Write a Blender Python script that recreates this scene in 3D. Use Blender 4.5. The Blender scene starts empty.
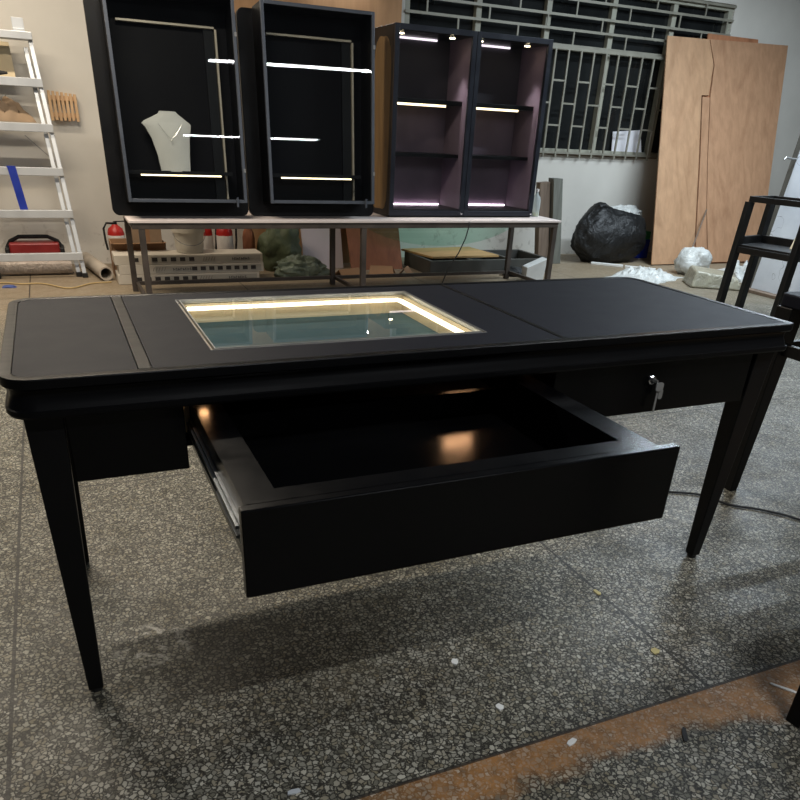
import bpy, bmesh, math, random
from mathutils import Vector, Matrix
from math import radians as rad, sin, cos, pi

S = bpy.context.scene
COL = S.collection
random.seed(7)

# ------------------------------------------------------------------ camera
cam_d = bpy.data.cameras.new('camera')
cam = bpy.data.objects.new('camera', cam_d)
COL.objects.link(cam)
S.camera = cam
RT = Vector((0.917, -0.397, 0.045)); UP = Vector((-0.160, -0.467, -0.870)) * -1; FW = Vector((0.367, 0.790, -0.491))
yaw, pit, roll = -0.435, 0.513, 0.052
f_ = Vector((-sin(yaw) * cos(pit), cos(yaw) * cos(pit), -sin(pit)))
r_ = Vector((cos(yaw), sin(yaw), 0)); u_ = r_.cross(f_)
RT = cos(roll) * r_ + sin(roll) * u_
UP = -sin(roll) * r_ + cos(roll) * u_
m = Matrix((RT, UP, -f_)).transposed().to_4x4()
m.translation = Vector((0.146, -1.423, 1.209))
cam.matrix_world = m
cam_d.sensor_fit = 'HORIZONTAL'
cam_d.sensor_width = 36.0
cam_d.lens = 36.0 * 720.0 / 800.0
cam_d.shift_y = 133.0 / 800.0
cam_d.clip_start = 0.02
cam_d.clip_end = 100

# ------------------------------------------------------------------ world, lamps, exposure
W = bpy.data.worlds.new('room_air')
S.world = W
W.use_nodes = True
bg = W.node_tree.nodes['Background']
bg.inputs[0].default_value = (0.78, 0.86, 1.0, 1)
bg.inputs[1].default_value = 0.028


def area_strip_light(name, loc, sx, sy, power, col, rot=0.0):
    d = bpy.data.lights.new(name, 'AREA')
    d.shape = 'RECTANGLE'
    d.size = sx
    d.size_y = sy
    d.energy = power
    d.color = col
    o = bpy.data.objects.new(name, d)
    COL.objects.link(o)
    o.location = loc
    o.rotation_euler = (0, 0, rot)
    return o


area_strip_light('tube_or_fill_lamp', (3.42, -1.0, 2.57), 2.4, 0.17, 56, (0.93, 0.97, 1.0), rad(3))
area_strip_light('tube_or_fill_lamp', (4.60, -9.0, 2.68), 3.1, 0.32, 115, (0.93, 0.97, 1.0), rad(3))
area_strip_light('tube_or_fill_lamp', (0.9, -2.6, 3.6), 1.2, 0.07, 86, (0.95, 0.97, 1.0))
area_strip_light('tube_or_fill_lamp', (-0.1, 2.5, 2.95), 2.0, 0.07, 112, (1.0, 0.89, 0.74))
area_strip_light('tube_or_fill_lamp', (-0.2, 4.5, 2.95), 2.0, 0.07, 58, (1.0, 0.86, 0.68))  # added fill, lightens the left part of the back wall
area_strip_light('tube_or_fill_lamp', (6.3, 4.0, 3.1), 2.0, 0.07, 80, (0.78, 0.90, 1.0))  # unseen fill lamp added to brighten the wall on the right
area_strip_light('tube_or_fill_lamp', (5.6, 2.7, 3.1), 2.0, 0.07, 130, (0.78, 0.90, 1.0))
wl_ = area_strip_light('board_fill_lamp', (2.72, 5.90, 2.29), 0.64, 0.045, 4, (0.95, 0.98, 1.0))  # added light for the tan board, no fixture known here
wl_.rotation_euler = (rad(-62), 0, 0)

vs = S.view_settings
vs.view_transform = 'Standard'
vs.look = 'None'
vs.gamma = 1
vs.exposure = 0.0
vs.use_curve_mapping = False


# ------------------------------------------------------------------ materials
def lin(c):
    return tuple(((x / 255) / 12.92 if x / 255 <= 0.04045 else ((x / 255 + 0.055) / 1.055) ** 2.4) for x in c)


class NT:
    def __init__(s, name):
        s.m = bpy.data.materials.new(name)
        s.m.use_nodes = True
        s.t = s.m.node_tree
        s.b = s.t.nodes['Principled BSDF']
        s.out = s.t.nodes['Material Output']

    def n(s, typ, **kw):
        nd = s.t.nodes.new(typ)
        for k, v in kw.items():
            if k.startswith('i_'):
                key = k[2:]
                key = int(key) if key.isdigit() else key.replace('_', ' ')
                nd.inputs[key].default_value = v
            else:
                setattr(nd, k, v)
        return nd

    def l(s, a, b):
        s.t.links.new(a, b)

    def coord(s, scale=(1, 1, 1)):
        g = s.n('ShaderNodeNewGeometry') if False else s.n('ShaderNodeTexCoord')
        mp = s.n('ShaderNodeMapping')
        mp.inputs['Scale'].default_value = scale
        s.l(g.outputs['Object'], mp.inputs['Vector'])
        return mp.outputs['Vector']

    def ramp(s, fac, stops):
        r = s.n('ShaderNodeValToRGB')
        el = r.color_ramp.elements
        while len(el) > 1:
            el.remove(el[-1])
        for i, (p, c) in enumerate(stops):
            e = el[0] if i == 0 else el.new(p)
            e.position = p
            e.color = (*c, 1) if len(c) == 3 else c
        s.l(fac, r.inputs[0])
        return r.outputs[0]

    def noise(s, vec, scale, detail=4, rough=0.55, dist=0.0):
        n = s.n('ShaderNodeTexNoise')
        n.inputs['Scale'].default_value = scale
        n.inputs['Detail'].default_value = detail
        n.inputs['Roughness'].default_value = rough
        n.inputs['Distortion'].default_value = dist
        if vec is not None:
            s.l(vec, n.inputs['Vector'])
        return n.outputs[0]

    def mix(s, fac, a, b, mode='MIX'):
        mx = s.n('ShaderNodeMix', data_type='RGBA', blend_type=mode)
        for sock, v in ((0, fac), (6, a), (7, b)):
            if hasattr(v, 'is_linked'):
                s.l(v, mx.inputs[sock])
            else:
                mx.inputs[sock].default_value = v if sock == 0 else ((*v, 1) if len(v) == 3 else v)
        return mx.outputs[2]

    def math(s, op, a, b=None, clamp=False):
        mt = s.n('ShaderNodeMath', operation=op, use_clamp=clamp)
        for i, v in enumerate((a, b)):
            if v is None:
                continue
            if hasattr(v, 'is_linked'):
                s.l(v, mt.inputs[i])
            else:
                mt.inputs[i].default_value = v
        return mt.outputs[0]

    def bump(s, h, strength=0.2, dist=0.01):
        b = s.n('ShaderNodeBump')
        b.inputs['Strength'].default_value = strength
        b.inputs['Distance'].default_value = dist
        s.l(h, b.inputs['Height'])
        s.l(b.outputs[0], s.b.inputs['Normal'])


def pbr(name, rgb, rough=0.5, metal=0.0, var=0.12, scale=9.0, bump=0.0, bscale=60.0, spec=0.5, stretch=(1, 1, 1), rvar=0.08):
    t = NT(name)
    v = t.coord(stretch)
    n = t.noise(v, scale)
    c = lin(rgb)
    lo = tuple(x * (1 - var) for x in c)
    hi = tuple(min(1, x * (1 + var)) for x in c)
    t.l(t.ramp(n, [(0.3, lo), (0.7, hi)]), t.b.inputs['Base Color'])
    t.l(t.ramp(n, [(0.3, (max(0, rough - rvar),) * 3), (0.7, (min(1, rough + rvar),) * 3)]), t.b.inputs['Roughness'])
    t.b.inputs['Metallic'].default_value = metal
    t.b.inputs['Specular IOR Level'].default_value = spec
    if bump > 0:
        t.bump(t.noise(v, bscale, 3), bump, 0.004)
    return t.m


def emit(name, rgb, strength):
    t = NT(name)
    c = lin(rgb)
    t.b.inputs['Base Color'].default_value = (*c, 1)
    t.b.inputs['Emission Color'].default_value = (*c, 1)
    t.b.inputs['Emission Strength'].default_value = strength
    t.b.inputs['Roughness'].default_value = 0.4
    return t.m


def glass(name, tint=(0.97, 0.985, 0.98), ior=1.6, rough=0.0):
    t = NT(name)
    t.t.nodes.remove(t.b)
    fr = t.n('ShaderNodeFresnel')
    fr.inputs['IOR'].default_value = ior
    tr = t.n('ShaderNodeBsdfTransparent')
    tr.inputs[0].default_value = (*tint, 1)
    gl = t.n('ShaderNodeBsdfGlossy')
    gl.inputs['Roughness'].default_value = rough
    gl.inputs[0].default_value = (1, 1, 1, 1)
    mx = t.n('ShaderNodeMixShader')
    ge = t.n('ShaderNodeNewGeometry')
    inv = t.math('SUBTRACT', 1.0, ge.outputs['Backfacing'])
    t.l(t.math('MULTIPLY', fr.outputs[0], inv), mx.inputs[0])
    t.l(tr.outputs[0], mx.inputs[1])
    t.l(gl.outputs[0], mx.inputs[2])
    t.l(mx.outputs[0], t.out.inputs[0])
    return t.m


def wood(name, light, dark, rough=0.6, scale=6.0, stretch=(1, 1, 0.12), bump=0.05, dist=1.2):
    t = NT(name)
    v = t.coord(stretch)
    n = t.noise(v, scale, 6, 0.6, dist)
    n2 = t.noise(v, scale * 7, 3, 0.6, 0.4)
    c = t.ramp(n, [(0.25, lin(dark)), (0.5, lin(light)), (0.62, tuple(0.86 * a + 0.14 * b for a, b in zip(lin(light), lin(dark)))), (0.8, lin(light))])
    c2 = t.ramp(n2, [(0.35, (0.86, 0.84, 0.82)), (0.65, (1.04, 1.03, 1.02))])
    t.l(t.mix(1.0, c, c2, 'MULTIPLY'), t.b.inputs['Base Color'])
    t.b.inputs['Roughness'].default_value = rough
    t.bump(n2, bump, 0.003)
    return t.m


def floor_mat():
    t = NT('terrazzo')
    g = t.n('ShaderNodeTexCoord')
    v = g.outputs['Object']
    warp = t.n('ShaderNodeTexNoise')
    warp.inputs['Scale'].default_value = 70
    t.l(v, warp.inputs['Vector'])
    wv = t.n('ShaderNodeMix', data_type='RGBA', blend_type='LINEAR_LIGHT')
    wv.inputs[0].default_value = 0.008
    t.l(v, wv.inputs[6])
    t.l(warp.outputs[1], wv.inputs[7])
    wv = wv.outputs[2]

    def vor(scale, feat):
        n = t.n('ShaderNodeTexVoronoi', feature=feat)
        n.inputs['Scale'].default_value = scale
        t.l(wv, n.inputs['Vector'])
        return n
    e1 = vor(84, 'DISTANCE_TO_EDGE')
    f1 = vor(84, 'F1')
    e2 = vor(190, 'DISTANCE_TO_EDGE')
    chipmask = t.ramp(e1.outputs[0], [(0.06, (0, 0, 0)), (0.17, (1, 1, 1))])
    small = t.ramp(e2.outputs[0], [(0.06, (0, 0, 0)), (0.2, (1, 1, 1))])
    hsv = t.n('ShaderNodeSeparateColor')
    t.l(f1.outputs['Color'], hsv.inputs[0])
    chip = t.ramp(hsv.outputs[0], [(0.0, lin((92, 90, 80))), (0.25, lin((130, 127, 117))), (0.55, lin((166, 163, 152))), (0.8, lin((126, 118, 100))), (1.0, lin((186, 182, 170)))])
    matrix = t.mix(small, lin((26, 25, 22)), lin((64, 61, 54)))
    base = t.mix(chipmask, matrix, chip)
    # broad soiling
    big = t.noise(v, 0.9, 5, 0.6)
    base = t.mix(1.0, base, t.ramp(big, [(0.3, (0.60, 0.59, 0.52)), (0.5, (0.84, 0.84, 0.80)), (0.7, (1.04, 1.04, 1.04))]), 'MULTIPLY')
    med = t.noise(v, 4.5, 5, 0.65)
    base = t.mix(1.0, base, t.ramp(med, [(0.32, (0.72, 0.69, 0.62)), (0.5, (1, 1, 1)), (0.75, (1.07, 1.07, 1.06))]), 'MULTIPLY')
    sep = t.n('ShaderNodeSeparateXYZ')
    t.l(v, sep.inputs[0])
    X, Y = sep.outputs[0], sep.outputs[1]
    # dusty tan dirt along the back of the workshop
    dn = t.noise(v, 1.6, 5, 0.6)
    yy = t.math('ADD', Y, t.math('MULTIPLY', dn, 1.2))
    dust = t.ramp(t.math('DIVIDE', t.math('SUBTRACT', yy, 3.6), 1.8, True), [(0.0, (0, 0, 0)), (1.0, (0.75,) * 3)])
    base = t.mix(dust, base, t.mix(t.noise(v, 25, 4), lin((120, 104, 84)), lin((176, 158, 132))))
    # rust coloured band on the near side of the joint
    rn = t.noise(v, 7.0, 5, 0.65)
    rn2 = t.noise(v, 28.0, 4, 0.6)
    d = t.math('SUBTRACT', -0.468, Y)                       # >0 nearer than the joint
    wid = t.math('ADD', 0.055, t.math('MULTIPLY', rn, 0.13))
    # wider blotch beyond x = 1.35
    bx = t.math('MULTIPLY', t.math('SUBTRACT', X, 1.36, True), 0.28, True)
    wid = t.math('ADD', wid, bx)
    inb = t.math('MULTIPLY', t.math('GREATER_THAN', d, 0.0), t.math('DIVIDE', t.math('SUBTRACT', wid, d), 0.05, True))
    fx = t.math('DIVIDE', t.math('SUBTRACT', X, 0.35), 0.4, True)
    inb = t.math('MULTIPLY', t.math('MULTIPLY', inb, fx), t.ramp(rn2, [(0.3, (0.45,) * 3), (0.6, (0.95,) * 3)]))
    rust = t.mix(rn, lin((132, 90, 50)), lin((168, 122, 74)))
    rust = t.mix(t.math('MULTIPLY', chipmask, 0.3), rust, chip)
    base = t.mix(inb, base, rust)
    # brown haze of rust elsewhere
    hz = t.math('MULTIPLY', t.ramp(t.noise(v, 2.3, 4, 0.6), [(0.55, (0, 0, 0)), (0.75, (1, 1, 1))]), 0.20)
    base = t.mix(hz, base, lin((88, 78, 60)))
    # joints
    def joint(c, off, per):
        a = t.math('ADD', t.math('SUBTRACT', c, off), 16.5 * per)
        md = t.math('SUBTRACT', t.math('MODULO', a, per), per / 2)
        return t.math('LESS_THAN', t.math('ABSOLUTE', md), 0.0045)
    jn = t.math('MAXIMUM', t.math('MULTIPLY', joint(X, -0.13, 1.61), t.math('GREATER_THAN', Y, -0.47)), joint(Y, -0.468, 1.69))
    base = t.mix(t.math('MULTIPLY', jn, 0.85), base, lin((34, 32, 29)))
    # pale plaster smear
    dx = t.math('SUBTRACT', X, 0.205)
    dy = t.math('SUBTRACT', Y, 0.185)
    rr = t.math('SQRT', t.math('ADD', t.math('MULTIPLY', dx, dx), t.math('MULTIPLY', dy, dy)))
    ring = t.math('SUBTRACT', t.math('ADD', 0.085, t.math('MULTIPLY', rn, 0.05)), rr)
    sm = t.math('MULTIPLY', t.math('MULTIPLY', ring, 30, True), t.ramp(t.noise(v, 17, 5, 0.7, 1.5), [(0.52, (0, 0, 0)), (0.62, (0.8,) * 3)]))
    base = t.mix(sm, base, lin((186, 182, 172)))
    t.l(base, t.b.inputs['Base Color'])
    t.l(t.ramp(med, [(0.3, (0.62,) * 3), (0.7, (0.42,) * 3)]), t.b.inputs['Roughness'])
    t.b.inputs['Specular IOR Level'].default_value = 0.35
    h = t.math('ADD', t.math('MULTIPLY', chipmask, 0.5), t.math('MULTIPLY', jn, -2.0))
    t.bump(h, 0.25, 0.002)
    return t.m


def wall_mat():
    t = NT('plaster')
    g = t.n('ShaderNodeTexCoord')
    v = g.outputs['Object']
    n = t.noise(v, 1.3, 5, 0.6)
    c = t.ramp(n, [(0.3, lin((200, 196, 187))), (0.7, lin((212, 208, 199)))])
    sep = t.n('ShaderNodeSeparateXYZ')
    t.l(v, sep.inputs[0])
    # scuffed skirting zone
    k = t.noise(v, 9, 6, 0.7, 0.6)
    low = t.math('MULTIPLY', t.math('DIVIDE', t.math('SUBTRACT', 0.45, sep.outputs[2]), 0.4, True), t.ramp(k, [(0.56, (0, 0, 0)), (0.64, (1, 1, 1))]))
    c = t.mix(t.math('MULTIPLY', low, 0.55), c, lin((120, 108, 96)))
    t.l(c, t.b.inputs['Base Color'])
    t.b.inputs['Roughness'].default_value = 0.85
    t.bump(t.noise(v, 40, 4), 0.06, 0.004)
    return t.m


def pencil_mat():
    t = NT('marked_white_board')
    v = t.coord()
    n = t.noise(v, 3, 5, 0.6)
    c = t.ramp(n, [(0.3, lin((184, 190, 198))), (0.7, lin((206, 211, 217)))])
    w = t.n('ShaderNodeTexNoise')
    w.inputs['Scale'].default_value = 5.0
    w.inputs['Detail'].default_value = 2
    t.l(v, w.inputs['Vector'])
    line = t.math('LESS_THAN', t.math('ABSOLUTE', t.math('SUBTRACT', w.outputs[0], 0.60)), 0.003)
    c = t.mix(t.math('MULTIPLY', line, 0.7), c, lin((70, 72, 78)))
    t.l(c, t.b.inputs['Base Color'])
    t.b.inputs['Roughness'].default_value = 0.5
    return t.m


def crumple_mat(name, rgb, rough=0.3, alpha=1.0, strength=0.9, scale=14):
    t = NT(name)
    v = t.coord()
    n = t.noise(v, scale, 5, 0.6, 0.8)
    c = lin(rgb)
    t.l(t.ramp(n, [(0.3, tuple(x * 0.75 for x in c)), (0.7, tuple(min(1, x * 1.15) for x in c))]), t.b.inputs['Base Color'])
    t.b.inputs['Roughness'].default_value = rough
    t.b.inputs['Alpha'].default_value = alpha
    t.bump(n, strength, 0.03)
    return t.m


M = {}
M['floor'] = floor_mat()
M['wall'] = wall_mat()
M['black_lacquer'] = pbr('black_lacquer', (4, 4, 5), 0.22, 0, 0.12, 12, 0.0, 200, 0.2, rvar=0.03)
M['rim'] = pbr('black_satin_rim', (10, 10, 11), 0.33, 0, 0.12, 20, 0.02, 180, 0.12, (0.3, 3, 3), rvar=0.03)
M['leather'] = pbr('dark_leather', (16, 18, 27), 0.6, 0, 0.06, 14, 0.10, 420, 0.1, rvar=0.02)
M['leg_black'] = pbr('leg_black', (7, 7, 8), 0.42, 0, 0.1, 14, 0.02, 160, 0.22, rvar=0.03)
M['inside_black'] = pbr('drawer_lining', (7, 7, 8), 0.20, 0, 0.1, 10, 0.0, 120, 0.6, rvar=0.02)
M['beige_lining'] = pbr('beige_lining', (214, 196, 166), 0.7, 0, 0.05, 14, 0.04, 300)
M['felt'] = pbr('teal_reflection_felt', (56, 82, 90), 0.9, 0, 0.1, 30, 0.1, 400)  # dark felt tinted teal to carry the room's reflection in the glass
M['zinc'] = pbr('zinc_slide', (120, 124, 128), 0.4, 0.6, 0.0, 20)
M['chrome'] = pbr('chrome', (200, 200, 204), 0.15, 1.0, 0.04, 20)
M['alu'] = pbr('brushed_aluminium', (196, 200, 204), 0.4, 0.3, 0.06, 6, 0.03, 90, 0.5, (1, 1, 0.1))
M['alu_dark'] = pbr('grey_steel_trim', (150, 150, 148), 0.4, 0.6, 0.08, 12)
M['frame_dark'] = pbr('dark_door_metal', (34, 37, 46), 0.38, 0.3, 0.08, 10, 0.02, 150)
M['frame_grey'] = pbr('anthracite_metal', (82, 87, 96), 0.36, 0.35, 0.08, 10, 0.02, 150)
M['case_black'] = pbr('case_black', (5, 5, 7), 0.4, 0, 0.12, 8, 0.03, 120, 0.25)
M['case_inner'] = pbr('case_inner_black', (3, 3, 8), 0.6, 0, 0.2, 3, spec=0.15)
M['trim_gold'] = pbr('pale_metal_strip', (176, 166, 150), 0.35, 0.5, 0.08, 8)
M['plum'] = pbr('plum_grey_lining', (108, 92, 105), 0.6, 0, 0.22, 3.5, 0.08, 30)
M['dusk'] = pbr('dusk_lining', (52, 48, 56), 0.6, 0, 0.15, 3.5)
M['led'] = emit('led_strip_white', (255, 232, 190), 3.0)
M['led_tray'] = emit('led_tray', (255, 238, 210), 4.5)
M['led_warm'] = emit('led_warm', (255, 190, 130), 120.0)
M['leak_hot'] = emit('leak_hot', (255, 192, 140), 15.0)
M['led_top'] = emit('led_top', (240, 226, 238), 1.7)
M['led_cool'] = emit('led_cool', (240, 218, 236), 8.0)
M['led_spot'] = emit('led_spot', (255, 232, 190), 22.0)
M['glass'] = glass('clear_glass')
M['desk_glass'] = glass('desk_glass', (0.95, 0.98, 0.97), 1.7)
M['green_glass'] = glass('green_glass', (0.84, 0.95, 0.90), 1.55)
M['window_glass'] = pbr('night_window_glass', (34, 36, 36), 0.06, 0, 0.5, 1.2, 0, 60, 0.5, rvar=0.03)
M['bust'] = pbr('grey_linen', (184, 183, 179), 0.8, 0, 0.05, 10, 0.1, 260)
M['silver'] = pbr('silver', (210, 208, 204), 0.25, 1.0, 0.05, 20)
M['rack_steel'] = pbr('rusty_dark_steel', (74, 66, 60), 0.55, 0.35, 0.28, 8, 0.06, 60)
M['rack_board'] = pbr('pale_board', (214, 202, 196), 0.6, 0, 0.08, 5, 0.04, 60, 0.4, (0.3, 1, 1))
M['grille'] = pbr('painted_grille', (142, 139, 126), 0.5, 0.2, 0.14, 8, 0.05, 60)
M['mullion'] = pbr('window_frame_paint', (158, 157, 142), 0.55, 0.0, 0.12, 5, 0.04, 50)
M['sill'] = pbr('sill_wood', (118, 100, 80), 0.7, 0, 0.2, 7)
M['plywood'] = wood('plywood', (184, 146, 112), (162, 124, 92), 0.62, 2.3, (1.0, 1, 0.13), 0.03, 2.2)
M['plywood_pink'] = wood('plywood_pink', (178, 138, 106), (158, 118, 88), 0.62, 2.6, (1.0, 1, 0.1), 0.03, 1.6)
M['plywood_back'] = wood('plywood_back', (170, 116, 82), (136, 88, 58), 0.65, 3.0, (1, 1, 0.15))
M['tanboard'] = wood('tan_board', (178, 138, 98), (150, 110, 74), 0.7, 1.6, (1, 1, 0.1), 0.02, 0.8)
M['rawwood'] = wood('raw_wood_side', (132, 104, 64), (100, 76, 42), 0.65, 5, (1, 1, 0.1))
M['cratewood'] = wood('crate_wood', (190, 156, 104), (150, 118, 72), 0.7, 4, (0.15, 1, 1))
M['oldwood'] = wood('old_wood', (120, 104, 90), (78, 66, 56), 0.8, 6)
M['greypost'] = wood('grey_post', (112, 114, 106), (82, 84, 78), 0.8, 6)
M['slatwood'] = wood('slat_wood', (206, 172, 132), (150, 104, 70), 0.7, 5)
M['cardboard'] = pbr('cardboard', (156, 120, 88), 0.85, 0, 0.12, 6, 0.05, 60)
M['kraft'] = pbr('kraft_paper', (150, 128, 104), 0.85, 0, 0.14, 6, 0.12, 30)
M['pipe'] = pbr('cardboard_tube', (176, 166, 152), 0.75, 0, 0.1, 6)
M['cream'] = pbr('cream_paper', (206, 190, 158), 0.8, 0, 0.06, 6)
M['boxwhite'] = pbr('printed_carton', (196, 188, 174), 0.7, 0, 0.07, 5, 0.02, 50)
M['boxgrey'] = pbr('printed_grey_band', (160, 156, 146), 0.7, 0, 0.07, 9)
M['ink'] = pbr('printing_ink', (46, 42, 40), 0.7, 0, 0.1, 30)
M['inkpale'] = pbr('pale_ink', (120, 112, 104), 0.7, 0, 0.1, 30)
M['bucket'] = pbr('white_plastic_bucket', (216, 210, 196), 0.45, 0, 0.06, 6, 0.02, 30)
M['red'] = pbr('red_paint', (176, 34, 28), 0.4, 0, 0.12, 6)
M['red_dark'] = pbr('dark_red_metal', (134, 34, 34), 0.45, 0.1, 0.15, 6)
M['label_white'] = pbr('white_sticker', (214, 208, 202), 0.6, 0, 0.06, 12)
M['black_rubber'] = pbr('black_rubber', (20, 20, 20), 0.6, 0, 0.1, 12)
M['black_metal'] = pbr('black_metal', (16, 16, 17), 0.42, 0.1, 0.12, 10, 0.03, 120)
M['blue'] = pbr('blue_strap', (18, 46, 150), 0.5, 0, 0.12, 12)
M['blue_pale'] = pbr('blue_cloth', (70, 86, 142), 0.8, 0, 0.15, 12)
M['clear_plastic'] = pbr('clear_plastic', (206, 214, 214), 0.2, 0, 0.06, 8)
M['clear_plastic'].node_tree.nodes['Principled BSDF'].inputs['Alpha'].default_value = 0.5
M['green_sack'] = crumple_mat('green_sack', (88, 98, 72), 0.6, 1, 0.7, 9)
M['plastic_green'] = crumple_mat('greenish_film', (118, 130, 112), 0.25, 0.85, 1.0, 16)
M['plastic_white'] = crumple_mat('white_film', (206, 208, 204), 0.3, 1, 1.0, 13)
M['plastic_tan'] = crumple_mat('tan_film', (150, 146, 128), 0.3, 1, 0.9, 10)
M['trash'] = crumple_mat('black_film', (15, 16, 17), 0.48, 1, 1.0, 10)
M['bubble'] = crumple_mat('bubble_wrap', (190, 178, 168), 0.3, 1, 0.9, 26)
M['white_board'] = pbr('white_panel', (206, 196, 200), 0.55, 0, 0.04, 3)
M['brown_board'] = wood('brown_board', (146, 92, 62), (116, 68, 44), 0.7, 3, (1, 1, 0.2))
M['marked'] = pencil_mat()
M['paper'] = pbr('white_paper', (224, 222, 226), 0.7, 0, 0.04, 6)
M['foam'] = pbr('white_foam', (216, 216, 212), 0.7, 0, 0.06, 12, 0.05, 60)
M['yellow'] = pbr('yellow_chip', (178, 164, 112), 0.7, 0, 0.1, 40)
M['leak_dim'] = emit('leak_dim', (255, 190, 130), 22.0)
M['tan_cord'] = pbr('tan_cord', (182, 158, 112), 0.7, 0, 0.1, 40)
M['creamedge'] = pbr('cream_edge', (226, 204, 160), 0.6, 0, 0.05, 20)
M['greenpaint'] = pbr('green_carton', (40, 128, 72), 0.6, 0, 0.1, 10)
M['yellowliquid'] = pbr('yellow_green_liquid', (176, 178, 66), 0.3, 0, 0.1, 10)
M['steel_grey'] = pbr('dark_steel_crate', (70, 70, 66), 0.55, 0.3, 0.2, 7, 0.05, 50)
M['grey_angle'] = pbr('grey_angle_iron', (98, 96, 90), 0.5, 0.4, 0.15, 8)


# ------------------------------------------------------------------ mesh builder
class MB:
    def __init__(s):
        s.v = []
        s.f = []

    def add(s, vs, fs):
        o = len(s.v)
        s.v += [Vector(p) for p in vs]
        s.f += [tuple(i + o for i in f) for f in fs]
        return s

    def box(s, x0, x1, y0, y1, z0, z1):
        vs = [(x, y, z) for z in (z0, z1) for y in (y0, y1) for x in (x0, x1)]
        return s.add(vs, [(0, 2, 3, 1), (4, 5, 7, 6), (0, 1, 5, 4), (2, 6, 7, 3), (0, 4, 6, 2), (1, 3, 7, 5)])

    def hexa(s, bot, top):
        vs = list(bot) + list(top)
        return s.add(vs, [(3, 2, 1, 0), (4, 5, 6, 7), (0, 1, 5, 4), (1, 2, 6, 5), (2, 3, 7, 6), (3, 0, 4, 7)])

    def bar(s, a, b, w, d=None, up=(0, 0, 1), w2=None, d2=None):
        a, b = Vector(a), Vector(b)
        d = d or w
        w2 = w2 or w
        d2 = d2 or d
        z = (b - a).normalized()
        u = Vector(up)
        if abs(z.dot(u)) > 0.98:
            u = Vector((0, 1, 0))
        x = u.cross(z).normalized()
        y = z.cross(x)
        B = [a + x * sx * w / 2 + y * sy * d / 2 for sx, sy in ((-1, -1), (1, -1), (1, 1), (-1, 1))]
        T = [b + x * sx * w2 / 2 + y * sy * d2 / 2 for sx, sy in ((-1, -1), (1, -1), (1, 1), (-1, 1))]
        return s.hexa(B, T)

    def tube(s, pts, r, n=10, cap=True):
        pts = [Vector(p) for p in pts]
        rs = r if isinstance(r, (list, tuple)) else [r] * len(pts)
        rings = []
        ref = Vector((0, 0, 1))
        for i, p in enumerate(pts):
            t = (pts[min(i + 1, len(pts) - 1)] - pts[max(i - 1, 0)]).normalized()
            if abs(t.dot(ref)) > 0.95:
                ref = Vector((0, 1, 0)) if abs(t.y) < 0.9 else Vector((1, 0, 0))
            x = ref.cross(t).normalized()
            y = t.cross(x)
            rings.append([p + x * cos(2 * pi * k / n) * rs[i] + y * sin(2 * pi * k / n) * rs[i] for k in range(n)])
        vs = [q for ring in rings for q in ring]
        fs = []
        for i in range(len(pts) - 1):
            for k in range(n):
                a, b = i * n + k, i * n + (k + 1) % n
                fs.append((a, b, b + n, a + n))
        if cap:
            fs.append(tuple(range(n - 1, -1, -1)))
            fs.append(tuple(range((len(pts) - 1) * n, len(pts) * n)))
        return s.add(vs, fs)

    def lathe(s, prof, c=(0, 0, 0), n=28, axis='Z'):
        vs = []
        for r, z in prof:
            for k in range(n):
                a = 2 * pi * k / n
                p = (r * cos(a), r * sin(a), z)
                if axis == 'Y':
                    p = (p[0], p[2], p[1])
                vs.append((c[0] + p[0], c[1] + p[1], c[2] + p[2]))
        fs = []
        for i in range(len(prof) - 1):
            for k in range(n):
                a, b = i * n + k, i * n + (k + 1) % n
                fs.append((a, b, b + n, a + n))
        fs.append(tuple(range(n - 1, -1, -1)))
        fs.append(tuple(range((len(prof) - 1) * n, len(prof) * n)))
        return s.add(vs, fs)

    def prism(s, poly, h0, h1, axis='Z'):
        def P(a, b, h):
            return (a, b, h) if axis == 'Z' else ((a, h, b) if axis == 'Y' else (h, a, b))
        n = len(poly)
        vs = [P(a, b, h0) for a, b in poly] + [P(a, b, h1) for a, b in poly]
        fs = [tuple(range(n - 1, -1, -1)), tuple(range(n, 2 * n))]
        fs += [(i, (i + 1) % n, n + (i + 1) % n, n + i) for i in range(n)]
        return s.add(vs, fs)

    def frame(s, x0, x1, z0, z1, w, y0, y1):
        """rectangular frame in the XZ plane"""
        s.box(x0, x0 + w, y0, y1, z0, z1)
        s.box(x1 - w, x1, y0, y1, z0, z1)
        s.box(x0 + w, x1 - w, y0, y1, z1 - w, z1)
        s.box(x0 + w, x1 - w, y0, y1, z0, z0 + w)
        return s

    def move(s, d):
        d = Vector(d)
        s.v = [p + d for p in s.v]
        return s

    def xf(s, mt):
        s.v = [mt @ p for p in s.v]
        return s


def wloc(o):
    p = Vector((0, 0, 0))
    while o is not None:
        p += o.location
        o = o.parent
    return p


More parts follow.
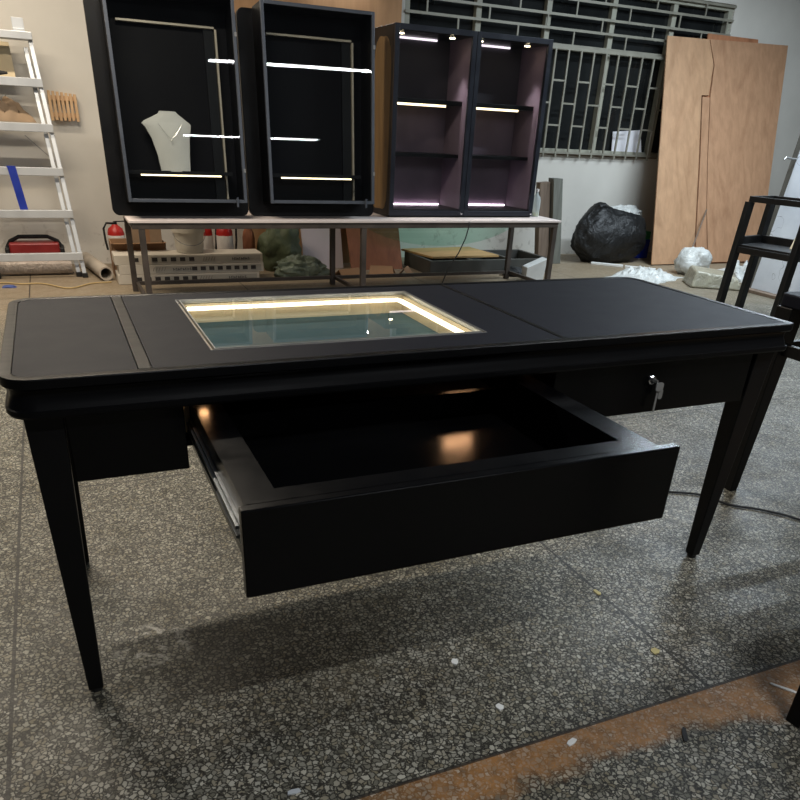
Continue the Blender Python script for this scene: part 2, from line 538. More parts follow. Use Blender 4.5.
def build(name, mb, mat, parent=None, bevel=0.0, smooth=False, local=True, seg=2, angle=35):
    """links mb as ONE mesh object; local=False: coordinates are world ones"""
    if parent is None:
        xs = [p.x for p in mb.v]; ys = [p.y for p in mb.v]; zs = [p.z for p in mb.v]
        base = Vector(((min(xs) + max(xs)) / 2, (min(ys) + max(ys)) / 2, min(zs)))
        if name in ('floor', 'wall_back'):
            base = Vector((0, 0, 0))
    else:
        base = Vector((0, 0, 0)) if local else wloc(parent)
    me = bpy.data.meshes.new(name)
    me.from_pydata([tuple(p - base) for p in mb.v], [], mb.f)
    bm = bmesh.new()
    bm.from_mesh(me)
    bmesh.ops.recalc_face_normals(bm, faces=bm.faces)
    bm.to_mesh(me)
    bm.free()
    me.materials.append(mat)
    if smooth:
        for p in me.polygons:
            p.use_smooth = True
        me.set_sharp_from_angle(angle=rad(angle))
    o = bpy.data.objects.new(name, me)
    COL.objects.link(o)
    if parent is None:
        o.location = base
    else:
        o.parent = parent
    if bevel > 0:
        b = o.modifiers.new('edge_rounding', 'BEVEL')
        b.width = bevel
        b.segments = seg
        b.limit_method = 'ANGLE'
        b.angle_limit = rad(40)
    return o


def tag(o, label=None, cat=None, group=None, kind=None):
    if label: o['label'] = label
    if cat: o['category'] = cat
    if group: o['group'] = group
    if kind: o['kind'] = kind
    return o


def thing(name, label, cat, loc=(0, 0, 0), rot=(0, 0, 0), group=None, kind=None):
    o = bpy.data.objects.new(name, None)
    o.empty_display_size = 0.05
    COL.objects.link(o)
    o.location = loc
    o.rotation_euler = rot
    return tag(o, label, cat, group, kind)


def struct(name, mb, mat, parent=None, bevel=0.0):
    o = build(name, mb, mat, parent, bevel, local=(parent is not None))
    if parent is None:
        o['kind'] = 'structure'
    return o


def rrect(x0, x1, y0, y1, r, n=6):
    """rounded rectangle; r = one radius or four (x0y0, x1y0, x1y1, x0y1)"""
    rs = r if isinstance(r, (list, tuple)) else [r] * 4
    out = []
    for (cx, cy, a0), q in zip(((x0, y0, pi), (x1, y0, 1.5 * pi), (x1, y1, 0), (x0, y1, 0.5 * pi)), rs):
        if q <= 0:
            out.append((cx, cy))
            continue
        ox = cx + q if cx == x0 else cx - q
        oy = cy + q if cy == y0 else cy - q
        for k in range(n + 1):
            a = a0 + (pi / 2) * k / n
            out.append((ox + q * cos(a), oy + q * sin(a)))
    return out


def blob(mb, c, size, seed, amp=0.25, fr=2.2, nu=40, nv=24, flat=0.0, squash=1.0):
    """crumpled lump resting on its base"""
    from mathutils import noise
    vs = []
    for i in range(nv + 1):
        th = pi * i / nv
        for k in range(nu):
            ph = 2 * pi * k / nu
            d = Vector((sin(th) * cos(ph), sin(th) * sin(ph), cos(th)))
            q = d * fr + Vector((seed * 3.1, seed * 1.7, seed))
            a = noise.noise(q) * amp + noise.noise(q * 2.6) * amp * 0.45 + abs(noise.noise(q * 5.5)) * amp * 0.35
            r = 1 + a
            p = Vector((d.x * size[0] * r, d.y * size[1] * r, d.z * size[2] * r))
            if p.z < -size[2] * flat:
                p.z = -size[2] * flat
            vs.append(Vector(c) + p + Vector((0, 0, size[2] * flat)))
    fs = []
    for i in range(nv):
        for k in range(nu):
            a, b = i * nu + k, i * nu + (k + 1) % nu
            fs.append((a, a + nu, b + nu, b))
    return mb.add(vs, fs)


def sheet(mb, c, sx, sy, h, seed, n=26, fr=4.0, rotz=0.0):
    """crumpled film lying on the floor, with thickness"""
    from mathutils import noise
    top, bot = [], []
    for j in range(n + 1):
        for i in range(n + 1):
            u, v = i / n - 0.5, j / n - 0.5
            q = Vector((u * fr + seed, v * fr - seed, seed * 0.7))
            e = max(0.0, 1 - (abs(2 * u) ** 3)) * max(0.0, 1 - (abs(2 * v) ** 3))
            z = h * e * (0.35 + 0.9 * abs(noise.noise(q)) + 0.5 * abs(noise.noise(q * 2.7))) + 0.004
            ww = 1 + 0.28 * noise.noise(q * 0.8 + Vector((9, 9, 9)))
            x, y = u * sx * ww, v * sy * ww
            xr, yr = x * cos(rotz) - y * sin(rotz), x * sin(rotz) + y * cos(rotz)
            top.append((c[0] + xr, c[1] + yr, c[2] + z))
            bot.append((c[0] + xr, c[1] + yr, c[2] + 0.0005))
    N = (n + 1) * (n + 1)
    fs = []
    for j in range(n):
        for i in range(n):
            a = j * (n + 1) + i
            fs.append((a, a + 1, a + n + 2, a + n + 1))
            fs.append((N + a, N + a + n + 1, N + a + n + 2, N + a + 1))
    edge = [i for i in range(n)] + [i * (n + 1) + n for i in range(n)] + [n * (n + 1) + n - i for i in range(n)] + [(n - i) * (n + 1) for i in range(n)]
    for a, b in zip(edge, edge[1:] + edge[:1]):
        fs.append((a, a + N, b + N, b))
    return mb.add(top + bot, fs)


# ================================================================== SETTING
WY = 6.0
struct('floor', MB().box(-5, 11, -4.0, WY, -0.1, 0.0), M['floor'])
WX0, WX1, WZ0, WZ1 = 3.37, 7.30, 1.02, 2.53
wl = MB()
wl.box(-5, WX0, WY, WY + 0.24, -0.1, 3.4)
wl.box(WX1, 11, WY, WY + 0.24, -0.1, 3.4)
wl.box(WX0, WX1, WY, WY + 0.24, -0.1, WZ0)
wl.box(WX0, WX1, WY, WY + 0.24, WZ1, 3.4)
struct('wall_back', wl, M['wall'])

win = thing('window_1', 'wide barred window with dark panes in the white back wall', 'window', ((WX0 + WX1) / 2, WY + 0.1, WZ0), kind='structure')
fr = MB()
fr.frame(WX0, WX1, WZ0, WZ1, 0.06, WY + 0.02, WY + 0.10)
build('window_frame', fr, M['mullion'], win, 0.004, local=False)
nm = 5
pw = (WX1 - WX0) / nm
for i in range(1, nm):
    x = WX0 + pw * i
    build('mullion', MB().box(x - 0.03, x + 0.03, WY + 0.03, WY + 0.10, WZ0 + 0.06, WZ1 - 0.06), M['mullion'], win, 0.004, local=False)
build('transom', MB().box(WX0 + 0.06, WX1 - 0.06, WY + 0.035, WY + 0.095, 1.97, 2.02), M['mullion'], win, 0.003, local=False)
for i in range(nm):
    x0, x1 = WX0 + pw * i + 0.03, WX0 + pw * (i + 1) - 0.03
    build('lower_pane', MB().box(x0, x1, WY + 0.085, WY + 0.091, WZ0 + 0.05, 1.98), M['window_glass'], win, local=False)
    build('upper_pane', MB().box(x0, x1, WY + 0.085, WY + 0.091, 2.01, WZ1 - 0.05), M['window_glass'], win, local=False)
build('window_sill', MB().box(WX0, WX1, WY - 0.02, WY + 0.09, WZ0 - 0.001, WZ0 + 0.018), M['sill'], win, 0.003, local=False)

gy = WY - 0.005
gr = MB()
for z in (2.005, 2.137, 2.253, 2.385, 2.51):
    gr.box(WX0, WX1, gy - 0.012, gy + 0.002, z - 0.011, z + 0.011)
zz = (2.005, 2.137, 2.253, 2.385, 2.51)
for r in range(4):
    x = WX0 + (0.22 if r % 2 else 0.55)
    while x < WX1 - 0.05:
        gr.box(x - 0.008, x + 0.008, gy - 0.010, gy, zz[r] + 0.011, zz[r + 1] - 0.011)
        x += 0.66
build('upper_grille', gr, M['grille'], win, local=False)
gr = MB()
gr.box(WX0 + 0.05, WX1, gy - 0.055, gy - 0.035, 1.965, 1.99)
gr.box(WX0 + 0.05, WX1, gy - 0.055, gy - 0.035, 1.035, 1.055)
x, i = 3.46, 0
GS = 0.1565
while x < WX1 - 0.03:
    gr.box(x - 0.009, x + 0.009, gy - 0.053, gy - 0.037, 1.0, 1.965)
    if x + GS < WX1:
        for z in ((1.30, 1.70) if i % 2 == 0 else (1.50,)):
            gr.box(x + 0.009, x + GS - 0.009, gy - 0.051, gy - 0.039, z - 0.008, z + 0.008)
            if i % 2 == 0:
                pass
    x += GS
    i += 1
build('lower_grille', gr, M['grille'], win, local=False)

# ================================================================== DISPLAY DESK
DW, DD, DH = 1.999, 0.719, 0.78
desk = thing('display_desk', 'long black jewellery display desk with lit glass top and open middle drawer', 'desk', (DW / 2, DD / 2, 0))
R_ = 0.058


def ring(poly_fn, prof):
    """closed profile of (offset, z) swept round a plan outline"""
    mb = MB()
    loops = [[(x, y, z) for x, y in poly_fn(o)] for o, z in prof]
    n = len(loops[0])
    vs = [p for L in loops for p in L]
    k = len(loops)
    fs = []
    for i in range(k):
        a0, b0 = i * n, ((i + 1) % k) * n
        for j in range(n):
            j2 = (j + 1) % n
            fs.append((a0 + j, a0 + j2, b0 + j2, b0 + j))
    return mb.add(vs, fs)


def plan(o):
    return rrect(o, DW - o, o, DD - o, [max(R_ - o, 0.008), max(0.022 - o * 0.5, 0.008), max(R_ - o, 0.008), max(R_ - o, 0.008)], 8)


prof = [(0.0015, DH), (0.0, DH - 0.002), (0.0, DH - 0.018), (0.004, DH - 0.022), (0.011, DH - 0.024), (0.013, DH - 0.032), (0.012, DH - 0.042),
        (0.007, DH - 0.054), (0.004, DH - 0.061), (0.0, DH - 0.063), (0.0, DH - 0.072), (0.003, DH - 0.077), (0.010, DH - 0.079),
        (0.05, DH - 0.079), (0.05, DH - 0.014), (0.022, DH - 0.014), (0.022, DH - 0.0005), (0.021, DH)]
build('moulded_edge', ring(plan, prof), M['rim'], desk, smooth=True, local=False, angle=28)

GX0, GX1, GY0, GY1 = 0.413, 1.058, 0.132, 0.612
sub = MB()
zb, zt = DH - 0.076, DH - 0.016
sub.box(0.045, GX0 - 0.016, 0.045, DD - 0.045, zb, zt)
sub.box(GX1 + 0.016, DW - 0.045, 0.045, DD - 0.045, zb, zt)
sub.box(GX0 - 0.016, GX1 + 0.016, 0.045, GY0 - 0.016, zb, zt)
sub.box(GX0 - 0.016, GX1 + 0.016, GY1 + 0.016, DD - 0.045, zb, zt)
build('table_core', sub, M['black_lacquer'], desk, local=False)
S1, S2 = 0.257, 1.234
pz0, pz1 = DH - 0.0155, DH - 0.001
o = 0.0225
build('leather_panel', MB().prism(rrect(o, S1 - 0.0135, o, DD - o, [0.038, 0, 0, 0.038]), pz0, pz1), M['leather'], desk, 0.0012, local=False)
build('leather_panel', MB().prism(rrect(S2 + 0.0075, DW - o, o, DD - o, [0, 0.012, 0.038, 0]), pz0, pz1), M['leather'], desk, 0.0012, local=False)
cp = MB()
cx0, cx1 = S1 + 0.0135, S2 - 0.0075
gx0, gx1, gy0, gy1 = GX0 - 0.012, GX1 + 0.012, GY0 - 0.012, GY1 + 0.012
vs = []
for z in (pz0, pz1):
    vs += [(cx0, o, z), (cx1, o, z), (cx1, DD - o, z), (cx0, DD - o, z), (gx0, gy0, z), (gx1, gy0, z), (gx1, gy1, z), (gx0, gy1, z)]
fs = []
for i in range(4):
    j = (i + 1) % 4
    fs += [(8 + i, 8 + j, 12 + j, 12 + i), (i, 4 + i, 4 + j, j), (i, j, 8 + j, 8 + i), (4 + i, 12 + i, 12 + j, 4 + j)]
cp.add(vs, fs)
build('leather_panel', cp, M['leather'], desk, 0.0012, local=False)
build('divider_strip', MB().box(S1 - 0.0125, S1 + 0.0125, o, DD - o, pz0, DH), M['rim'], desk, 0.0012, local=False)
build('divider_strip', MB().box(S2 - 0.0065, S2 + 0.0065, o, DD - o, pz0, DH), M['rim'], desk, 0.0012, local=False)

# lit tray under glass
tz = DH - 0.060
tr = MB()
tr.box(GX0 - 0.010, GX0, GY0 - 0.010, GY1 + 0.010, tz, DH - 0.010)
tr.box(GX1, GX1 + 0.010, GY0 - 0.010, GY1 + 0.010, tz, DH - 0.010)
tr.box(GX0, GX1, GY1, GY1 + 0.010, tz, DH - 0.010)
tr.box(GX0, GX1, GY0 - 0.010, GY0, tz, DH - 0.010)
tag(build('tray_wall', tr, M['beige_lining'], desk, local=False), 'beige lining of the lit tray')
build('tray_floor', MB().box(GX0 - 0.010, GX1 + 0.010, GY0 - 0.010, GY1 + 0.010, tz - 0.010, tz), M['felt'], desk, local=False)
tag(build('led_strip', MB().box(GX0 + 0.012, GX1 - 0.02, GY1 - 0.026, GY1 - 0.014, DH - 0.022, DH - 0.014), M['led_tray'], desk, local=False), 'lit warm white LED strip')
tag(build('led_strip', MB().box(GX1 - 0.026, GX1 - 0.014, GY0 + 0.01, GY1 - 0.027, DH - 0.022, DH - 0.014), M['led_tray'], desk, local=False), 'lit warm white LED strip')
gt = MB()
for off, w in ((0.0, 0.0028),):
    a0, a1, b0, b1 = GX0 - 0.002 - off - w + 0.004, GX1 + 0.002 + off + w - 0.004, GY0 - 0.002 - off - w + 0.004, GY1 + 0.002 + off + w - 0.004
    z0, z1 = DH - 0.008, DH + 0.0008
    gt.box(a0 - w, a0, b0 - w, b1 + w, z0, z1)
    gt.box(a1, a1 + w, b0 - w, b1 + w, z0, z1)
    gt.box(a0, a1, b0 - w, b0, z0, z1)
    gt.box(a0, a1, b1, b1 + w, z0, z1)
tag(build('glass_trim', gt, M['alu_dark'], desk, local=False), 'thin silver metal trim round the glass')
gb_ = MB()
a0, a1, b0, b1 = GX0 - 0.0105, GX1 + 0.0105, GY0 - 0.0105, GY1 + 0.0105
gb_.box(a0 - 0.002, a0, b0 - 0.002, b1 + 0.002, DH - 0.008, DH + 0.0002).box(a1, a1 + 0.002, b0 - 0.002, b1 + 0.002, DH - 0.008, DH + 0.0002)
gb_.box(a0, a1, b0 - 0.002, b0, DH - 0.008, DH + 0.0002).box(a0, a1, b1, b1 + 0.002, DH - 0.008, DH + 0.0002)
build('outer_trim', gb_, M['alu_dark'], desk, local=False)
build('glass_top', MB().box(GX0 - 0.001, GX1 + 0.001, GY0 - 0.001, GY1 + 0.001, DH - 0.007, DH - 0.001), M['desk_glass'], desk, local=False)

# legs
for sx in (0, 1):
    for sy in (0, 1):
        cx = 0.062 if sx == 0 else DW - 0.062
        cy = 0.068 if sy == 0 else DD - 0.068
        ztop = DH - 0.078
        if sx == 1 and sy == 1:
            cx, ztop = 1.50, 0.5585
        ox = -1 if sx == 0 else 1
        oy = -1 if sy == 0 else 1
        t, b = 0.035, 0.0165
        tx = cx + (0.016 if sx == 1 and sy == 0 else 0)
        T = [(tx + a * t, cy + c * t, ztop) for a, c in ((-1, -1), (1, -1), (1, 1), (-1, 1))]
        bx, by = cx + ox * 0.008, cy + oy * 0.008
        if sx == 1 and sy == 0:
            bx = cx - 0.022
        B = [(bx + a * b, by + c * b, 0.012) for a, c in ((-1, -1), (1, -1), (1, 1), (-1, 1))]
        leg = build('leg', MB().hexa(B, T), M['leg_black'], desk, 0.003, local=False)
        build('foot_pad', MB().lathe([(0.012, 0), (0.014, 0.002), (0.014, 0.0125)], (bx, by, 0), 14), M['black_rubber'], leg, local=False)

# closed drawers with their boxes
FZ0, FZ1 = 0.555, DH - 0.083
MX0, MX1 = 0.336, 1.192
for x0, x1 in ((0.098, 0.322), (1.228, DW - 0.098)):
    build('drawer_case', MB().box(x0, x1, 0.054, DD - 0.06, FZ0 + 0.004, FZ1 + 0.004), M['black_lacquer'], desk, 0.002, local=False)
    dr = build('drawer', MB().box(x0 + 0.001, x1 - 0.001, 0.032, 0.0535, FZ0, FZ1), M['black_lacquer'], desk, 0.002, local=False)
    if x0 > 1:
        lx, lz = 1.545, 0.648
        lk = build('lock', MB().lathe([(0.013, 0.0325), (0.013, 0.028), (0.010, 0.025), (0.0, 0.025)], (lx, 0, lz), 18, 'Y'), M['chrome'], dr, smooth=True, local=False)
        lk['label'] = 'chrome lock with hanging keys'
        kb = MB()
        kb.box(lx - 0.0015, lx + 0.0015, 0.008, 0.026, lz - 0.004, lz + 0.004)
        kb.prism(rrect(lx - 0.003, lx + 0.022, lz - 0.026, lz - 0.002, 0.008, 4), 0.006, 0.009, 'Y')
        kb.prism(rrect(lx + 0.014, lx + 0.028, lz - 0.05, lz - 0.022, 0.006, 4), 0.010, 0.013, 'Y')
        kb.box(lx + 0.006, lx + 0.012, 0.010, 0.012, lz - 0.085, lz - 0.03)
        build('keys', kb, M['alu_dark'], desk, local=False)
build('back_apron', MB().box(0.322, 1.228, DD - 0.085, DD - 0.06, 0.536, FZ1 + 0.004), M['black_lacquer'], desk, 0.002, local=False)

build('gap_screen', MB().box(0.30, 1.32, 0.18, DD - 0.0855, 0.546, 0.5585), M['case_inner'], desk, local=False)  # black panel added so the bright floor behind the drawer stays hidden

# the open drawer
YF = -0.422
ZT, ZB = 0.675, 0.511
dw = MB()
dw.box(MX0 + 0.010, MX0 + 0.070, YF + 0.022, 0.165, 0.555, ZT)
dw.box(MX1 - 0.072, MX1 - 0.010, YF + 0.022, 0.165, 0.555, ZT)
dw.box(MX0 + 0.070, MX1 - 0.072, YF + 0.022, YF + 0.066, 0.555, ZT)
dw.box(MX0 + 0.070, MX1 - 0.072, 0.145, 0.165, 0.555, 0.622)
drw = build('open_drawer', dw, M['black_lacquer'], desk, 0.0, local=False)
drw['label'] = 'middle drawer pulled out towards the viewer'
build('drawer_front', MB().box(MX0, 1.224, YF, YF + 0.0215, ZB, ZT + 0.0005), M['black_lacquer'], drw, 0.0025, local=False)
build('drawer_bottom', MB().box(MX0 + 0.066, MX1 - 0.068, YF + 0.06, 0.15, 0.551, 0.5605), M['inside_black'], drw, local=False)
for sx in (0, 1):
    sg = 1 if sx == 0 else -1
    x = MX0 + 0.010 if sx == 0 else MX1 - 0.010
    sl = MB()
    sl.box(min(x - sg * 0.006, x), max(x - sg * 0.006, x), YF + 0.03, 0.15, 0.592, 0.632)
    sl.box(min(x - sg * 0.011, x - sg * 0.006), max(x - sg * 0.011, x - sg * 0.006), YF + 0.05, 0.15, 0.600, 0.606)
    sl.box(min(x - sg * 0.011, x - sg * 0.006), max(x - sg * 0.011, x - sg * 0.006), YF + 0.05, 0.15, 0.618, 0.624)
    tag(build('drawer_slide', sl, M['zinc'], drw, local=False), 'metal drawer runner')
    xw = 0.3225 if sx == 0 else 1.2275
    if sx == 0:
        tag(build('cream_edge', MB().box(0.3225, 0.3445, 0.125, 0.143, 0.600, 0.690), M['creamedge'], desk, 0.001, local=False), 'pale cream edge beside the open drawer')  # narrow cream block beside the open drawer
    r2 = MB().box(min(xw, xw + sg * 0.010), max(xw, xw + sg * 0.010), 0.150, 0.45, 0.588, 0.636)
    build('slide_bracket', r2, M['black_metal'], desk, local=False)
lsp = MB().box(1.065, 1.150, 0.272, 0.300, DH - 0.084, DH - 0.0765)
tag(build('leak_glow', lsp, M['leak_hot'], desk, 0.002, local=False), 'warm glow bar added for tray light leaking under the desk top')  # glowing bar added for tray light leaking into the drawer
tag(build('leak_glow', MB().lathe([(0.010, 0.004), (0.010, 0.0), (0.006, -0.003)], (0.372, 0.105, DH - 0.0805), 16), M['leak_dim'], desk, local=False), 'tiny warm glow added for tray light leaking over the drawer rim')  # small added emitter, warms the drawer rim like leaked tray light

# ================================================================== RACK
rk = thing('steel_rack', 'low rusty steel rack with a pale board top carrying the display cabinets', 'rack', (2.31, 4.40, 0))
RX0, RX1, RY0, RY1, RZ = 0.60, 4.03, 4.08, 4.74, 0.582
build('shelf_board', MB().box(RX0 - 0.02, RX1 + 0.02, RY0 - 0.01, RY1 + 0.01, RZ - 0.016, RZ), M['rack_board'], rk, 0.002, local=False)
tf = MB()
tf.box(RX0, RX1, RY0, RY0 + 0.04, RZ - 0.056, RZ - 0.0165)
tf.box(RX0, RX1, RY1 - 0.04, RY1, RZ - 0.056, RZ - 0.0165)
for x in (RX0, 2.27, RX1 - 0.04):
    tf.box(x, x + 0.04, RY0 + 0.04, RY1 - 0.04, RZ - 0.056, RZ - 0.0165)
build('top_rail', tf, M['rack_steel'], rk, 0.002, local=False)
for x in (RX0 + 0.022, 2.235, RX1 - 0.06):
    for y in (RY0 + 0.002, RY1 - 0.042):
        xx = x + (0.02 if y < 4.3 else -0.02)
        build('leg', MB().box(xx, xx + 0.04, y, y + 0.04, 0.0, RZ - 0.0565), M['rack_steel'], rk, 0.002, local=False)
lr = MB()
lr.box(RX0 + 0.043, RX1 - 0.081, RY1 - 0.035, RY1 - 0.008, 0.045, 0.072)
build('low_rail', lr, M['rack_steel'], rk, 0.002, local=False)
for x in (RX0 + 0.03, 2.245, RX1 - 0.052):
    build('low_rail', MB().box(x, x + 0.024, RY0 + 0.043, RY1 - 0.043, 0.045, 0.072), M['rack_steel'], rk, 0.002, local=False)


# ================================================================== WALL CABINETS WITH BACK BOARD
LEAN = rad(-4)


def case_cabinet(label, x0, w, cx0, cx1, group):
    t = thing('display_cabinet', label, 'display cabinet', (x0 + w / 2, 4.335, RZ + 0.003), (LEAN, 0, 0), group)
    h = w / 2
    H = 1.275
    build('back_board', MB().prism(rrect(-h, h, 0, H, 0.045, 8), 0.0, 0.04, 'Y'), M['case_black'], t, 0.003)
    a, b = cx0 - x0 - h, cx1 - x0 - h
    z0, z1, D = 0.095, 1.282, 0.215
    k = 0.016
    cs = MB()
    cs.box(a, a + k, -D, 0, z0, z1)
    cs.box(b - k, b, -D, 0, z0, z1)
    cs.box(a + k, b - k, -D, 0, z0, z0 + k)
    cs.box(a + k, b - k, -D, 0, z1 - k, z1)
    build('case', cs, M['case_black'], t, 0.002)
    build('inner_back', MB().box(a + k, b - k, -0.012, -0.0005, z0 + k, z1 - k), M['case_inner'], t)
    inner = MB()
    ia, ib, iz = a + 0.075, b - 0.10, z1 - 0.155
    inner.box(ib, ib + 0.014, -0.05, -0.012, z0 + k, iz)
    tag(build('light_channel', inner, M['trim_gold'], t, 0.002), 'pale metal channel up the inside')
    tag(build('light_channel', MB().box(ia, ib, -0.05, -0.012, iz, iz + 0.014), M['trim_gold'], t, 0.002), 'pale metal channel across the inside')
    build('inner_fin', MB().box(ib - 0.07, ib - 0.002, -0.03, -0.012, z0 + k, iz - 0.002), M['case_black'], t)
    # shelf with its strip light
    sh = build('shelf', MB().box(a + k, ib + 0.03, -0.15, -0.052, 0.262, 0.284), M['case_black'], t, 0.001)
    tag(build('strip_light', MB().box(a + 0.105, ib - 0.05, -0.1545, -0.1505, 0.252, 0.261), M['led'], sh), 'lit strip light under the shelf')
    # glazed door
    d0, d1 = -D - 0.024, -D - 0.001
    dr = build('door', MB().frame(a - 0.002, b + 0.002, z0 - 0.004, z1 + 0.004, 0.021, d0, d1), M['frame_grey'], t, 0.002)
    build('glass_pane', MB().box(a + 0.022, b - 0.022, d0 + 0.010, d0 + 0.014, z0 + 0.02, z1 - 0.02), M['glass'], dr)
    build('latch', MB().box(b - 0.075, b - 0.062, d0 - 0.014, d0, z0 - 0.03, z0 + 0.030), M['frame_grey'], dr, 0.002)
    for z in (z0 + 0.2, z1 - 0.2):
        build('hinge', MB().box(b - 0.010, b + 0.004, d0 - 0.004, d0, z - 0.012, z + 0.012), M['alu_dark'], dr, 0.001)
    return t


case_cabinet('left black wall cabinet with rounded back board, glass door and a pale necklace bust inside', 0.510, 0.945, 0.605, 1.395, 'black wall cabinets leaning on the rack')
case_cabinet('empty black wall cabinet with rounded back board, between the bust cabinet and the two-door cabinet', 1.463, 0.985, 1.568, 2.358, 'black wall cabinets leaning on the rack')

# necklace bust on the shelf of the first cabinet
bt = thing('necklace_bust', 'pale grey necklace bust standing on the shelf of the left cabinet', 'display bust', (0.925, 4.252, RZ + 0.289), (LEAN, 0, 0))
rows = [(0.0, -0.075, 0.115, 0.018), (0.10, -0.088, 0.122, 0.026), (0.20, -0.115, 0.132, 0.032), (0.265, -0.150, 0.146, 0.03), (0.285, -0.168, 0.148, 0.022), (0.30, -0.150, 0.130, 0.02), (0.325, -0.095, 0.095, 0.018), (0.345, -0.055, 0.068, 0.015), (0.358, -0.048, 0.058, 0.013)]
nb = 16
vs, fs = [], []
for z, l, r, bl in rows:
    for i in range(nb + 1):
        u = i / nb
        x = l + (r - l) * u
        vs.append((x, -0.012 - bl * (1 - (2 * u - 1) ** 2) - 0.02 * (1 - z / 0.36), z))
    for i in range(nb + 1):
        u = 1 - i / nb
        x = l + (r - l) * u
        vs.append((x, 0.012 - bl * (1 - (2 * u - 1) ** 2) * 0.9 - 0.02 * (1 - z / 0.36), z))
L_ = 2 * (nb + 1)
for j in range(len(rows) - 1):
    for i in range(L_):
        a, b = j * L_ + i, j * L_ + (i + 1) % L_
        fs.append((a, b, b + L_, a + L_))
fs.append(tuple(range(L_ - 1, -1, -1)))
fs.append(tuple(range((len(rows) - 1) * L_, len(rows) * L_)))
build('bust_body', MB().add(vs, fs), M['bust'], bt, smooth=True, angle=50)
nk = thing('necklace', 'fine silver pendant necklace draped on the pale bust', 'necklace', (0.925, 4.252 - 0.055, RZ + 0.49), (LEAN, 0, 0))
pts = []
for i in range(15):
    u = i / 14 * 2 - 1
    pts.append((0.006 + 0.075 * u, 0.004 - 0.008 * (1 - u * u), 0.085 * abs(u) ** 1.4 - 0.0))
build('chain', MB().tube(pts, 0.0012, 6), M['silver'], nk)
build('pendant', MB().lathe([(0.002, -0.012), (0.006, -0.006), (0.003, 0.0)], (0.006, -0.006, -0.004), 8), M['silver'], nk)

# ================================================================== TWO-DOOR CABINET
KX0, KX1, KY, KZ0, KH, KD = 2.552, 3.880, 4.27, RZ + 0.002, 1.262, 0.42
t3 = thing('display_cabinet', 'tall two-door black cabinet with lit purple-grey compartments', 'display cabinet', ((KX0 + KX1) / 2, KY + KD / 2, KZ0))
kx = (KX0 + KX1) / 2
c = 0.022
cs = MB()
cs.box(KX1 - c, KX1, KY + 0.026, KY + KD, KZ0, KZ0 + KH)
cs.box(KX0, KX0 + c, KY + 0.026, KY + KD, KZ0, KZ0 + KH)
cs.box(KX0 + c, KX1 - c, KY + 0.026, KY + KD, KZ0, KZ0 + 0.055)
cs.box(KX0 + c, KX1 - c, KY + 0.026, KY + KD, KZ0 + KH - 0.035, KZ0 + KH)
cs.box(kx - 0.016, kx + 0.016, KY + 0.026, KY + KD - 0.012, KZ0 + 0.055, KZ0 + KH - 0.035)
build('carcass', cs, M['case_black'], t3, 0.002, local=False)
side = []
from mathutils import noise as _nz
for k_ in range(40):
    a = 2 * pi * k_ / 40
    yy_, zz_ = cos(a), sin(a)
    m_ = max(abs(yy_) ** 1, abs(zz_))
    sc = (abs(yy_) ** 5 + abs(zz_) ** 5) ** (-1 / 5)
    jy = 0.10 * _nz.noise(Vector((cos(a) * 2, sin(a) * 2, 3)))
    side.append((KY + 0.225 + yy_ * sc * 0.168 * (1 + jy), KZ0 + 0.62 + zz_ * sc * 0.575 * (1 + jy * 0.3)))
tag(build('unpainted_side', MB().prism(side, KX0 - 0.0015, KX0 + 0.001, 'X'), M['rawwood'], t3, local=False), 'bare wood side with ragged black painted border')
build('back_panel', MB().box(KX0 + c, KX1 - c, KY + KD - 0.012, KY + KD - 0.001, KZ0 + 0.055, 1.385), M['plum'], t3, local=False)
tag(build('back_panel', MB().box(KX0 + c, KX1 - c, KY + KD - 0.012, KY + KD - 0.001, 1.3855, KZ0 + KH - 0.035), M['dusk'], t3, local=False), 'darker upper back panel')
